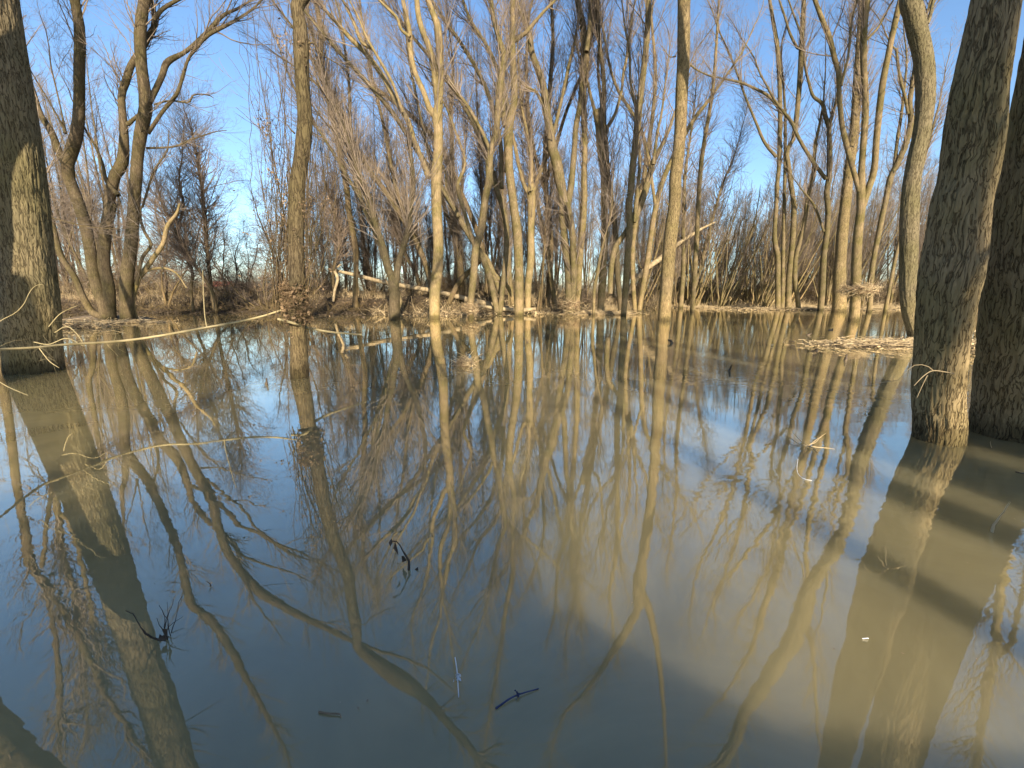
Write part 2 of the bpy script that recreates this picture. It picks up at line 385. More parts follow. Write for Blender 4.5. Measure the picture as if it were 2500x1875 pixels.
def grid(xs, ys, fn):
    X, Y = np.meshgrid(xs, ys, indexing='ij'); Z = fn(X, Y)
    V = np.stack([X, Y, Z], -1).reshape(-1, 3); a = np.arange(V.shape[0]).reshape(X.shape)
    Qd = np.stack([a[:-1, :-1], a[1:, :-1], a[1:, 1:], a[:-1, 1:]], -1).reshape(-1, 4)
    mb = MB(); mb.v.append(V); mb.q.append(Qd); mb.n = len(V); return mb
xs = np.concatenate([[-2500, -900, -400, -220, -140], np.arange(-90, 90.1, 0.5), [140, 220, 400, 900, 2500]])
ys = np.concatenate([[-900, -200, -60, -20, -10, -5, -3], np.arange(-2, 2, 0.2), np.arange(2, 19, 1.0), np.arange(19, 50, 0.25), np.arange(50, 100, 2.0), [120, 160, 240, 400, 800, 1500, 3000]])
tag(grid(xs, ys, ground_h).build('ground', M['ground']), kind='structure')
tag(grid(np.array([-400., 0, 400]), np.array([-12., 20, 90]), lambda x, y: x * 0).build('water', M['water']), kind='structure')

# ---------------------------------------------------------------- the trees of the photograph
TT = traced_tree
TT('large_tree', 'giant furrowed trunk cut by the left frame edge, sun on its right side, dark below', 'tree', 7.3,
   ["P:86,905,155 74,739,156 60,595,150 44,434,148 22,271,146 -20,0,148 p:381,1696,92 442,1875,88"],
   'furrow', 0.9, Q=320, sides=190, rough=0.035, seed=2, groove=8.0, gd=.05, flare=1.08, t0=0.55, L=(3.2, 1.5, .7))
TT('forked_tree', 'four-stemmed grey-brown tree clump rising from a mud spit beside the giant left trunk', 'tree', Yb(783),
   ["E:720,850,110 640,640,95 610,450,90 570,250,95 A:500,1294,95 450,1150,98 470,1060,105 520,900,98 535,700,85 535,500,85 540,250,85 525,100,80 505,0,80 p:442,1375,25 470,1475,24 520,1520,22 567,1590,20 607,1660,16 650,1745,12 683,1800,7",
    "A:450,1130,60 400,1030,60 350,900,58 290,800,50 262,740,48 220,600,40 170,450,28",
    "E:690,900,70 620,860,60 560,760,55 500,620,50 420,500,50 385,400,50 350,250,45 310,100,38",
    "*E:745,880,90 735,700,92 700,520,95 715,300,92 760,100,85 A:730,1400,85 770,1200,84 825,1100,90 838,950,72 830,800,62 820,650,56 850,550,60 890,430,52 960,330,48 1010,230,46 1045,170,44 1035,60,36 1020,0,34",
    "A:1040,130,34 1100,60,30 1200,0,24 1330,-60,16",
    "*E:860,880,112 850,700,100 865,560,100 890,350,95 905,150,90 915,0,90 A:930,1050,86 950,900,95 985,730,98 975,600,92 955,450,86 945,250,88 960,100,84 980,0,82 p:572,1375,25 627,1440,24 686,1478,22 746,1512,18 850,1560,12 930,1590,7",
    "A:1010,690,44 1090,520,45 1130,420,48 1250,350,30 1370,250,36 1500,110,25 1600,60,18 1700,0,12",
    "A:1000,900,30 1100,750,28 1190,640,28 1230,530,25 1270,400,22 1330,320,25 1400,240,28 1550,160,22 1680,80,16 1770,0,10",
    "A:1040,705,16 1150,680,15 1270,690,14 1310,640,12 1400,640,10 1440,660,6",
    "A:990,1000,20 1170,990,15 1300,940,12 1450,890,8 1530,880,5",
    "E:920,680,26 960,500,26 1020,410,24 980,330,24 950,240,20 950,150,18 A:960,1400,18 1000,1270,16 1040,1150,15 1110,1050,13 1135,980,10 1140,880,6",
    "A:800,1320,40 720,1220,32 690,1100,24 640,980,22 590,900,16 500,700,10",
    "A:860,840,36 930,780,26 1010,700,12",
    "A:440,900,30 420,780,14 380,600,13 345,450,12 330,310,9",
    "A:440,880,22 340,700,13 250,550,11 180,430,8"],
   'brownb', 2.4, seed=3, L=(3.6, 1.8, .8), jit=0.13, noext=(8, 9, 10, 12), leans=[0, .1, -.1, .05, .1, 0, .1, -.1, .1, .1, 0, .1, .1, .15, -.1])
tl = TT('broken_limb_tree', 'short leaning stem with sunlit snapped orange tip right of the left clump', 'tree', Yb(782),
   ["E:890,800,50 930,650,42 970,590,40 1040,490,36 1100,400,34 1130,280,30 1190,200,22 1212,130,12",
    "E:960,600,20 1040,570,20 1130,570,20 1200,610,16 1260,700,12"], 'pale', 0.12, seed=4, noext=(0, 1), L=(1, .5, .3))
TT('vine_wrapped_tree', 'straight mid-left trunk rising alone from open water, wrapped with vines and debris', 'tree', Yb(921),
   ["F:365,1300,132 360,1100,120 345,900,115 350,700,112 345,550,115 340,350,110 345,150,113 B:348,1244,112 370,1100,105 390,950,110 400,800,105 385,600,100 375,400,105 375,300,110 365,150,95 365,0,95 p:899,1577,42 924,1612,42 964,1647,38 999,1667,34 1024,1687,28 1060,1720,20",
    "B:375,320,30 430,290,14 470,300,12 520,370,10 600,420,8 700,480,6",
    "B:330,900,14 300,870,10 280,840,6"],
   'ridge_dark', 0.55, Q=90, sides=28, seed=5, t0=0.6, noext=(1, 2), rough=0.04, L=(2.2, 1.1, .5))
TT('dark_leaning_tree', 'thin dark stem leaning left, just right of the vine wrapped trunk', 'tree', 29.5,
   ["F:740,790,40 740,700,34 745,550,36 740,420,40 715,280,42 690,150,42 B:690,1350,42 670,1200,42 640,1050,44 600,850,38 570,720,40 540,600,40 500,450,38 510,280,38 500,150,36 470,0,36",
    "B:490,420,14 440,380,12 430,250,10"], 'brownb', 0.7, seed=6, up=.1)
TT('black_based_tree', 'V-shaped pair of stems from one black wet base, left of the tall pale trunk', 'tree', 21.5,
   ["F:1005,880,78 1003,720,74 990,640,62 960,560,52 930,430,46 880,280,42 840,120,42 800,0,42 B:760,1180,45 740,1080,40 700,960,36 650,850,32 610,750,28 540,640,22 450,540,16 330,450,10",
    "*F:1005,720,55 1030,540,46 1070,400,42 1100,280,40 1112,150,38 1130,0,36 B:1120,1100,30 1100,950,26 1090,880,20",
    "F:960,600,36 900,380,32 870,200,30 780,0,30 B:720,1100,22 660,950,18 560,850,12 470,740,8"], 'brownb', 0.9, seed=7, leans=[0, .05, .15], noext=(1,), up=.08)
TT('tall_pale_tree', 'tall pale tan trunk forking into upright limbs, left of centre', 'tree', Yb(778),
   ["F:1275,905,75 1275,740,75 1295,560,72 1300,400,70 1290,200,70 1285,0,72 B:1290,1150,75 1300,1000,64 1300,880,64 1292,790,70 1305,680,56 1310,500,52 1310,350,52 1295,180,47 1260,80,40 1230,0,36 p:1098,1338,14 1091,1398,12 1081,1443,10 1075,1500,6",
    "*B:1290,800,50 1240,730,42 1200,620,36 1140,480,34 1110,330,36 1110,240,32 1090,130,30 1060,0,28",
    "B:1290,700,34 1265,450,36 1240,330,40 1190,200,40 1165,100,38 1155,0,36",
    "B:1110,250,22 1050,200,20 1020,120,20 950,50,18 900,0,16",
    "*B:1235,1200,44 1190,1080,34 1130,930,34 1095,820,38 1050,740,36 1000,660,36 940,540,36 880,450,36 820,370,36 700,250,34 620,160,28 540,70,24 490,0,20",
    "B:850,330,22 780,280,24 740,180,22 700,90,20 655,0,18",
    "B:1060,760,20 1020,640,20 980,540,20 900,400,20 820,260,18 760,120,14 700,0,10"],
   'pale', 1.3, seed=8, leans=[0, .1, -.1, .1, .12, .15, -.1], Q=60, sides=16)
TT('stub_tree', 'orange-tan stem on the bank behind, between the tall pale trunk and the leaning fork', 'tree', 30,
   ["F:1450,780,62 1445,560,52 1425,400,46 1395,200,40 1380,50,38 B:1400,1500,45 1390,1350,40 1390,1100,32 1390,900,30 1380,750,26 1390,650,22 1400,500,16 1385,300,10",
    "F:1430,420,26 1370,250,26 1330,100,24 B:1320,1180,18 1260,1050,14"], 'brownb', 0.8, seed=9, up=.1)
TT('curving_tree', 'slim olive-tan stem curving right then left, forked near the top of the frame', 'tree', Yb(777),
   ["F:1520,910,45 1520,780,45 1540,600,50 1550,450,50 1590,300,50 1610,150,50 1635,0,48 B:1640,1244,48 1650,1050,46 1690,900,42 1705,700,45 1720,550,45 1745,400,40 1735,340,38 1700,230,32 1670,110,32 1655,0,28",
    "F:1545,420,30 1480,200,26 1430,20,24 B:1480,1100,20 1420,900,16 1340,700,12 1220,520,8",
    "B:1650,1020,26 1600,900,24 1500,720,22 1420,620,20 1340,540,14 1240,470,8"], 'smooth', 1.0, seed=10, leans=[0, .15, .1], up=.1)
TT('bent_fallen_tree', 'pale fallen forked stem bowed over the debris bank, left of the dark V-top tree', 'tree', 28,
   ["F:1745,840,26 1700,680,34 1660,580,40 1620,500,42 1570,440,38 1500,330,30 1440,200,24 1360,60,20 B:1350,1180,14 1300,1060,8",
    "F:1800,760,20 1760,680,26 1710,640,28 1640,560,24"], 'pale', 0.4, seed=11, noext=(1,))
TT('dark_fork_tree', 'olive trunk whose upper fork is black and shaded, nearest the centre', 'tree', Yb(772),
   ["F:1845,890,66 1845,650,62 1840,450,62 1830,300,62 1810,150,56 1790,0,56 B:1775,1100,56 1775,950,60 1768,850,70 1805,760,48 1815,600,46 1802,400,42 1800,300,44 1805,150,36 1800,0,36 p:1252,1398,13 1237,1473,11 1227,1547,10 1213,1636,9 1198,1731,7 1188,1805,5",
    "*B:1760,850,50 1738,780,38 1730,600,40 1732,500,38 1755,400,30 1790,300,25 1795,290,18",
    "B:1815,275,26 1890,220,26 1950,150,22 2020,70,18 2090,0,15"],
   'smooth', 1.0, seed=12, noext=(1,), leans=[0, .05, .1])
TT('salmon_tree', 'slender salmon-tinted tree splitting into three thin stems just right of centre', 'tree', Yb(765),
   ["F:1905,870,42 1905,700,46 1925,500,50 1925,300,46 1930,150,56 1925,30,60 B:1925,1320,66 1925,1200,34 1925,1050,26 1900,900,22 1870,750,20 1850,600,18 1840,400,14 1830,200,10",
    "B:1915,1310,34 1880,1250,28 1840,1100,26 1810,950,22 1780,850,16 1720,700,10",
    "B:1935,1310,34 1960,1240,30 2000,1130,28 2040,1040,24 2080,900,18 2120,700,12"], 'pale', 0.9, seed=13, leans=[0, .1, .1], up=.1)
TT('stout_centre_tree', 'stout trunk dividing low into a long left-leaning limb and upright dark limb', 'tree', Yb(767),
   ["G:520,860,60 525,700,60 515,550,52 498,400,52 482,250,52 482,100,62 468,0,64 C:465,1244,72 440,1100,72 410,1000,66 400,900,54 380,800,52 365,700,52 350,580,44 310,460,42 270,350,42 260,250,36 220,140,32 180,50,28 160,0,25",
    "*G:500,300,45 510,170,45 540,0,42 C:540,1230,42 560,1000,38 570,850,36 600,700,38 615,500,42 622,350,44 620,200,45 600,100,40 580,0,35",
    "C:640,350,34 660,200,30 670,0,28",
    "*G:545,850,45 555,600,48 550,400,46 535,250,40 515,120,30",
    "C:350,710,22 300,620,18 240,590,12 190,550,8",
    "C:420,900,26 480,640,20 520,440,18 560,280,14 590,120,8"],
   'smooth', 1.2, seed=14, leans=[0, .1, .1, -.1, .1, .1], noext=(3, 4))
TT('straight_slim_tree', 'slim straight light stem immediately right of the stout divided trunk', 'tree', Yb(766),
   ["G:590,865,42 590,650,40 600,450,44 620,250,42 630,50,38 C:625,1244,38 630,1000,36 625,800,42 620,650,38 640,480,36 655,300,30 690,150,24 720,0,18"], 'pale', 0.6, seed=15, up=.1, leans=[.03])
TT('broken_top_tree', 'tan trunk with a ragged broken shoulder and thin regrowth above it', 'tree', Yb(766),
   ["G:735,870,48 745,700,50 755,500,52 765,300,52 760,100,48 762,0,46 C:755,1150,46 735,1000,52 725,850,52 712,745,62",
    "C:700,760,26 670,650,20 640,520,16 600,400,10",
    "C:755,900,26 820,800,22 850,720,20 880,600,18 890,500,20 920,350,18 940,180,14 970,0,10",
    "C:725,760,24 740,700,18 720,500,18 725,200,16 700,0,12"], 'pale', 0.5, seed=16, noext=(0,), leans=[0, .1, .1, .1], up=.1)
TT('shaded_slim_tree', 'thin near-black stem leaning slightly left behind the broken-topped trunk', 'tree', 27.5,
   ["G:870,850,36 850,600,40 845,450,38 830,250,36 800,50,36 C:820,1500,36 800,1300,34 785,1150,32 775,1000,32 760,800,30 760,600,30 750,450,30 730,300,30 715,100,28 720,0,26"], 'brownb', 0.7, seed=17, up=.1)
TT('slim_right_leaning_tree', 'slim trunk in the water leaning right, with a second limb fanning right', 'tree', Yb(772),
   ["G:890,900,40 905,700,44 915,500,42 930,350,46 930,200,46 930,50,46 C:935,1350,50 950,1150,46 975,950,50 990,800,50 1005,650,46 1030,450,42 1045,300,42 1055,150,40 1060,0,40",
    "*G:800,740,36 805,600,38 830,440,36 880,360,36 970,230,40 1010,120,44 C:1000,1400,46 1050,1250,46 1090,1100,40 1150,980,28 1200,870,24 1230,780,20 1280,650,14",
    "C:1090,1110,24 1120,900,20 1150,750,16 1180,500,10",
    "C:960,1500,34 985,1300,28 1000,1100,20 990,900,12",
    "C:975,720,20 940,560,18 930,350,16 900,180,12 880,0,8"], 'smooth', 1.1, seed=18, leans=[0, .1, .1, .1, .1])
TT('main_centre_right_tree', 'tallest straight sunlit trunk standing alone right of centre, shaded down its left side', 'tree', Yb(783),
   ["G:1165,930,90 1172,800,84 1182,700,85 1195,500,92 1215,300,90 1235,150,85 1240,0,82 C:1240,1200,84 1260,1050,80 1275,850,82 1285,600,86 1295,400,86 1298,200,87 1300,0,88 p:1565,1398,30 1560,1430,31 1556,1487,22 1536,1527,21 1511,1572,18 1476,1622,12 1431,1686,8",
    "*p:1562,1440,24 1581,1473,17 1596,1537,17 1606,1597,14 1616,1696,11 1625,1846,7",
    "C:1290,330,18 1260,360,12", "G:1210,160,16 1180,120,8",
    "C:1245,380,10 1200,380,7 1150,310,5", "C:1345,440,12 1400,480,9 1500,520,6"],
   'ridge', 0.8, Q=90, sides=28, seed=19, noext=(2, 3, 4, 5), t0=.6, rough=0.03)
TT('twin_pole_clump', 'clump of five thin upright stems, its outer two bases dark, right of the sky gap', 'tree', 34,
   ["H:620,690,46 625,500,42 645,300,42 655,150,40 660,0,38 D:655,1350,36 640,1250,34 620,1100,34 610,1020,30 650,950,32 670,850,36 690,650,36 705,450,40 710,300,36 720,150,34 725,0,30",
    "*H:550,685,40 550,500,38 550,350,36 530,250,36 530,150,30 540,0,30 D:545,1250,30 560,1100,30 565,900,30 565,700,32 560,500,32 545,300,30 520,150,26 495,0,22",
    "*H:690,690,34 665,500,36 672,350,34 700,250,32 735,100,28 745,0,28 D:760,1300,28 790,1180,28 800,1000,24 830,850,20 850,740,14",
    "*H:580,680,30 585,400,28 590,150,26 D:595,1300,24 600,1060,24 600,800,20 590,600,16 570,380,12",
    "D:700,320,22 680,320,20 630,220,18 600,120,16 560,0,12",
    "D:710,230,18 680,160,14 640,50,12",
    "D:540,1060,24 460,960,22 400,820,18 330,650,15 270,480,14 210,330,12 150,200,10 110,80,7",
    "D:555,730,20 490,650,22 380,590,18 290,555,16 180,530,12 80,510,9 0,465,6"],
   'smooth', 1.0, seed=20, leans=[0, .05, -.05, .1, .1, .1, .1, .1], noext=(7,))
TT('crooked_limb_tree', 'straight tan trunk with a dark crooked left limb, between thin clump and broad trunk', 'tree', 33,
   ["H:840,690,46 850,550,48 860,350,44 880,200,42 890,50,38 D:880,1300,42 895,1200,40 900,1050,38 898,850,32 930,740,22 960,600,20 1000,480,18 1030,350,16 1040,150,14 1080,0,10",
    "D:895,860,30 870,780,32 850,700,28 790,650,22 760,560,20 735,450,18 725,350,12",
    "D:875,1210,28 780,1080,26 690,930,25 640,820,24 560,720,18",
    "H:860,180,20 820,60,18 780,-20,16 D:720,1290,12 690,1250,7"],
   'smooth', 0.8, seed=21, leans=[0, .1, .1, -.1], up=.1)
TT('broad_background_tree', 'broad sunlit trunk standing behind the debris-nest tree, left edge dark', 'tree', 31,
   ["H:965,690,104 965,500,92 975,350,82 985,200,82 1000,50,78 D:1010,1350,78 1030,1150,72 1060,950,72 1075,750,62 1085,550,60 1095,350,48 1110,150,46 1115,0,40",
    "D:1030,1180,30 1045,700,0.5"][:1],
   'ridge', 0.7, seed=22, Q=60, sides=18)
TT('nest_bearing_tree', 'three-limbed smooth trunk with a straw flood nest caught around its foot', 'tree', Yb(784),
   ["H:1060,790,82 1070,700,76 1075,600,74 1080,400,73 1090,200,68 1110,50,64 D:1110,1382,62 1112,1250,62 1115,1150,50 1125,1000,48 1140,800,50 1140,600,47 1130,450,47 1130,250,50 1140,100,50 1150,0,52 p:1898,1375,22 1883,1428,20 1860,1500,16 1840,1570,11 1800,1650,6",
    "*D:1100,1290,40 1060,1150,38 1020,1000,40 985,850,38 965,650,36 960,500,36 930,380,38 900,260,38 860,160,35 830,80,32 800,0,28",
    "*H:1100,80,50 D:1160,1280,52 1200,1150,50 1215,950,48 1235,750,50 1260,550,50 1290,400,46 1320,250,45 1350,120,48 1380,0,48 p:1973,1423,14 1970,1522,13 1990,1640,9 1998,1800,5",
    "D:1150,270,20 1230,180,20 1300,50,18 1330,0,16",
    "D:980,580,18 1030,350,16 1050,150,14 1085,0,10"],
   'smooth', 1.3, Q=60, sides=16, seed=23, leans=[0, .1, -.05, .1, .1], L=(3, 1.5, .7))
TT('gnarled_back_tree', 'crooked forking tree half hidden left of the curved dark-gold trunk', 'tree', 30,
   ["H:1170,690,42 1180,500,44 1200,350,38 1230,200,42 1260,50,42 D:1280,1350,42 1310,1200,46 1370,1080,46 1420,950,50 1450,820,46 1440,700,40 1460,560,36 1480,400,24",
    "D:1430,770,26 1410,660,24 1370,500,22 1350,340,20 1340,330,14",
    "D:1330,1180,26 1350,1000,26 1380,800,24 1400,640,20 1420,400,14 1400,200,9",
    "*H:1290,640,30 1340,380,28 1400,150,26 D:1480,1300,20 1560,1000,20 1640,700,14"], 'smooth', 1.0, seed=24, leans=[0, .1, .2, .1])
TT('curved_gold_tree', 'curved rugged trunk, gold in the sun, half hidden by the thick right trunk', 'tree', Yb(822),
   ["H:1478,900,112 1440,700,122 1430,500,128 1435,300,132 1437,150,136 1442,0,136 D:1452,1250,130 1485,1050,125 1520,900,130 1545,700,140 1543,500,145 1525,350,142 1490,200,148 1465,80,150 1445,0,152 p:1968,1472,46 1943,1547,42 1903,1612,40 1864,1676,35 1824,1731,31 1794,1811,29 1754,1875,25",
    "D:1560,160,30 1580,100,30 1600,0,26"],
   'furrow', 0.8, Q=260, sides=90, seed=25, groove=5.0, gd=.05, t0=.6, rough=0.035)
TT('thick_right_tree', 'thick rough-barked near trunk at right with dark left half and burl scar', 'tree', Yb(1074),
   ["H:1632,1600,366 1633,1300,368 1650,1000,382 1680,700,410 1712,500,455 1745,300,452 1782,0,432 D:1830,1200,422 1872,900,432 1905,610,404 1965,300,392 2022,0,372 2085,-300,365 2160,-700,360"],
   'furrow', 0.5, Q=420, sides=170, seed=26, groove=5.0, gd=.075, t0=.75, rough=0.05, flare=1.02, L=(2, 1, .5))
TT('black_right_tree', 'near-black shaded trunk filling the right frame edge', 'tree', Yb(1062),
   ["P:2473,1065,234 2498,830,240 2520,608,246 2565,350,250 2632,0,254 2705,-350,254"],
   'furrow', 0.5, Q=300, sides=150, seed=27, groove=6.0, gd=.06, t0=.75, rough=0.04, flare=1.02, L=(2, 1, .5))
# trees just outside the frame whose mirror images lie on the water
TT('left_mirrored_tree', 'forked trunk left of the frame, seen reflected beside the giant trunk', 'tree', 12.0,
   ["p:-8,845,32 2,920,32 14,975,28 25,1050,25 40,1174,24 60,1289,26 75,1373,28 109,1423,26 139,1473,20 189,1547,21 234,1637,19 278,1721,16 348,1821,11",
    "*p:109,1423,18 119,1473,15 134,1547,15 144,1647,18 149,1796,15", "p:105,1380,14 125,1200,12 140,1160,8"], 'brownb', 1.3, seed=28, L=(2.6, 1.4, .7), jit=.16)
TT('far_left_mirrored_tree', 'pale slim tree beyond the left frame edge, seen only as a reflection', 'tree', 15.0,
   ["p:118,1000,18 130,1180,18 144,1264,20 154,1348,18 169,1408,17 190,1500,15 205,1600,12 214,1720,8",
    "*p:150,1250,16 178,1290,16 205,1390,15 218,1470,13 235,1560,9"], 'smooth', 1.2, seed=29, jit=.16)
TT('corner_mirrored_tree', 'thick dark trunk whose reflection cuts the bottom left corner', 'tree', 4.6,
   ["p:-720,1050,300 -520,1240,280 -260,1480,240 -95,1736,190 20,1875,180"], 'furrow', 0.3, seed=30, L=(1.5, .8, .4))
TT('right_mirrored_tree', 'sunlit trunk right of the frame, wavering in the reflection at the lower right edge', 'tree', 12.0,
   ["p:2520,900,34 2495,1150,32 2445,1428,28 2435,1522,25 2430,1597,24 2406,1696,24 2390,1846,18",
    "*p:2433,1610,18 2470,1560,16 2490,1480,14 2520,1400,12"], 'pale', 0.7, seed=31)
TT('long_limbed_tree', 'slender tree sweeping long straight limbs up-left, between curving and dark-forked trunks', 'tree', 27,
   ["P:1215,770,14 1187,650,15 1137,560,14 1085,469,14 1022,372,13 960,277,12 895,200,10 836,136,8 770,60,6",
    "*P:1220,770,13 1237,565,13 1205,440,13 1164,316,12 1128,250,11 1090,186,10 1020,105,8 960,34,7",
    "P:1225,460,10 1220,339,11 1186,215,10 1130,113,9 1073,34,7", "P:1235,420,9 1243,282,10 1203,141,9 1152,56,7 1130,0,6",
    "P:1120,530,9 1060,420,8 1030,300,8 1000,150,6 985,20,5"], 'smooth', 1.3, seed=61, leans=[.1, .15, .2, .1, .2], up=.04, ang=20, t0=.3, L=(4.5, 2.2, .9))
TT('long_limbed_tree', 'slender tree with limbs raking up-left past the tall pale trunk', 'tree', 29,
   ["P:1080,765,14 1056,695,14 1017,593,14 949,480,13 905,420,12 870,361,12 819,243,10 785,186,8 730,90,6",
    "*P:1085,765,13 1120,690,13 1175,610,13 1107,429,12 1062,339,12 970,255,11 881,186,10 785,73,7 740,20,6",
    "P:1000,565,9 960,430,9 935,300,8 900,150,7 880,20,5"], 'brownb', 1.2, seed=62, leans=[.1, .15, .2], up=.04, ang=20, t0=.3, L=(4.5, 2.2, .9))
TT('long_limbed_tree', 'slim tree leaning left between the dark leaning stem and black-based fork', 'tree', 28,
   ["P:985,765,13 960,683,14 915,565,13 881,486,12 847,339,11 800,200,9 760,80,7",
    "P:920,575,9 880,440,9 858,330,8 850,180,7 830,40,5", "P:885,495,8 830,400,8 780,320,7 735,250,6 700,170,4"], 'smooth', 1.1, seed=63, leans=[.1, .15, .1], up=.04, ang=20, t0=.3, L=(4, 2, .9))
TT('long_limbed_tree', 'thin tree fanning right behind the tallest straight trunk', 'tree', 30,
   ["P:1560,762,13 1580,640,14 1611,463,13 1679,316,11 1736,237,8 1790,160,5", "*P:1550,762,11 1545,600,12 1580,380,11 1600,200,9 1590,40,6",
    "*P:1690,760,12 1700,600,12 1712,400,11 1740,220,9 1752,60,6", "P:1600,500,8 1570,330,8 1500,200,7 1470,60,5"], 'smooth', 1.1, seed=64, leans=[.1, .15, .1, .1], up=.05, ang=22, t0=.3, L=(3.6, 2, .9))
TT('long_limbed_tree', 'thin upright tree between the dark-forked and stout centre trunks', 'tree', 31,
   ["P:1335,760,12 1345,600,13 1330,420,12 1340,250,11 1350,100,9 1345,0,7", "P:1340,500,9 1300,350,9 1285,200,8 1290,50,6", "P:1338,430,9 1380,280,8 1430,150,7 1450,20,5"], 'brownb', 1.2, seed=65, leans=[.1, .15, .1], up=.05, ang=22, t0=.3, L=(3.6, 2, .9))
for args in (
   ("thin dark stem behind the left clump with a crooked branch", 30, "E:1425,690,26 1410,560,28 1395,400,32 1385,250,30 1370,100,26 1360,0,24 A:1350,1200,20 1330,1050,14 1300,900,9", 'redtwig', 1.5, 41),
   ("thin stem on the bank leaning left of the dark crooked one", 29, "E:1290,730,22 1300,600,24 1250,480,26 1200,330,22 1240,150,18 1220,50,16 A:1210,1200,12 1230,1060,8", 'redtwig', 1.3, 42),
   ("slanting bank stem leaning left between the clump and the dark stem", 28.5, "E:1440,740,24 1380,640,24 1290,500,24 1210,360,22 1150,250,18 1090,120,14 A:1060,1250,9", 'redtwig', 1.2, 43),
   ("slim shaded stem in the brush left of the black based fork", 31, "F:600,790,20 590,600,22 620,480,20 640,330,18 600,200,14 560,60,12 B:530,1200,8", 'redtwig', 1.2, 44),
   ("thin brown stem curving behind the tall pale trunk", 31, "F:1235,800,26 1245,680,28 1200,520,28 1150,350,26 1090,220,26 1020,120,22 950,0,20 B:900,1150,14 800,1050,9", 'twig', 1.2, 45),
   ("slim leaning stem standing between the black base and pale trunk", 33, "F:1190,780,28 1150,600,30 1090,500,28 1040,380,26 1000,250,24 1010,100,20 B:1000,1250,16 980,1080,10", 'twig', 1.2, 46),
   ("twisted dark stem just left of the salmon-tinted tree", 31, "F:1800,800,30 1780,600,32 1770,450,34 1745,250,34 1745,120,30 1700,20,28 B:1720,1300,26 1670,1150,20 1640,1020,14 1560,880,9", 'twig', 1.1, 47),
   ("thin tan stem between the salmon-tinted tree and stout trunk", 30, "G:430,820,30 400,620,32 380,450,30 340,280,28 310,120,26 300,0,24 C:290,1150,20 250,950,18 200,750,14 150,560,9", 'twig', 1.3, 48),
   ("background stem just right of the tallest straight trunk", 38, "G:1280,790,36 1295,560,32 1295,300,28 1300,100,26 C:1300,1300,24 1310,1150,22 1330,1000,18 1360,800,12 1380,600,8", 'twig', 1.3, 49),
   ("slender background stem leaning right beside the tallest straight trunk", 40, "G:1350,780,26 1400,600,26 1450,400,24 1500,200,20 1560,0,16 C:1620,1100,10", 'twig', 1.3, 50),
   ("thin pale sapling leaning left of the broken-topped trunk", 26, "G:690,840,22 695,700,26 715,600,24 735,480,20 760,380,14", 'twig', .3, 51),
   ):
    TT('slender_tree', args[0], 'tree', args[1], [args[2]], 'brownb' if args[3] == 'redtwig' else 'smooth', args[4] * .7, Q=36, sides=8, twig=args[3], seed=args[5], up=.08, jit=.15, t0=.25, ang=45)

# ---------------------------------------------------------------- trees of the woods behind
def dup(root, loc, rz, sc=1.0, label=None, group=None):
    r = root.copy(); COL.objects.link(r); r.location = loc; r.rotation_euler = (0, 0, rz); r.scale = (sc, sc, sc)
    if label: r['label'] = label
    if group: r['group'] = group
    for ch in list(root.children):
        c = ch.copy(); COL.objects.link(c); c.parent = r
    return r
def grow_stems(rs, n, h, r0, tilt, Q=26, jit=0.035, up=0.03, lean=(0, 0)):
    P = []; Rr = []
    for i in range(n):
        az = rs.uniform(0, 2 * math.pi); tl_ = math.radians(abs(rs.normal(tilt, tilt * 0.5)))
        d = np.array([math.sin(tl_) * math.cos(az) + lean[0], math.sin(tl_) * math.sin(az) + lean[1], math.cos(tl_)]); d /= np.linalg.norm(d)
        p = np.array([rs.normal() * 0.12, rs.normal() * 0.12, -0.5]); hh = h * rs.uniform(0.7, 1.0); pts = [p]
        for k in range(Q - 1):
            d = d + rs.normal(size=3) * jit + np.array([0, 0, up]); d /= np.linalg.norm(d)
            p = p + d * hh / (Q - 1); pts.append(p)
        P.append(pts); Rr.append(r0 * rs.uniform(0.6, 1.0) * np.linspace(1, 0.1, Q) ** 0.9)
    return np.array(P), np.array(Rr)
def proto_tree(name, label, seed, n, h, r0, tilt, dens, tw, bark_key, twig, L, jit=0.1, up=0.05, ang=28, t0=0.25, sj=0.035, lean=(0, 0)):
    rs = np.random.default_rng(seed)
    P, Rr = grow_stems(rs, n, h, r0, tilt, jit=sj, lean=lean)
    root = empty(name, (0, 0, 0), label, 'tree')
    MB().tubes(P, Rr, 8).build('trunk', M[bark_key], root)
    b1, b2, b3 = crown_arrays(P, Rr, dens, tw, rs, *L, t0=t0, jit=jit, up=up, ang=ang)
    MB().tubes(b1[0], b1[1], 4).tubes(b2[0], b2[1], 3).tubes(b3[0], b3[1], 3).build('crown', M[twig], root)
    return root
tall = [proto_tree('background_tree', 'x', 100 + i, n, h, r, tl_, de, .007, bk, 'twig', (4.0, 2.0, .7), ang=24, jit=.07, sj=.022)
        for i, (n, h, r, tl_, de, bk) in enumerate([(4, 19, .17, 9, .7, 'smooth'), (3, 21, .15, 6, .65, 'pale'), (6, 16, .10, 10, .8, 'smooth'), (2, 20, .16, 4, .6, 'brownb')])]
poles = [proto_tree('thin_straight_tree', 'x', 160 + i, n, h, r, tl_, de, .006, bk, 'twig', (2.6, 1.6, .8), ang=24, sj=.014, up=.06)
         for i, (n, h, r, tl_, de, bk) in enumerate([(2, 16, .075, 3, .55, 'smooth'), (1, 18, .10, 3, .5, 'pale'), (3, 14, .065, 6, .6, 'brownb'), (2, 17, .085, 7, .55, 'brownb'), (3, 15, .06, 9, .6, 'smooth')])]
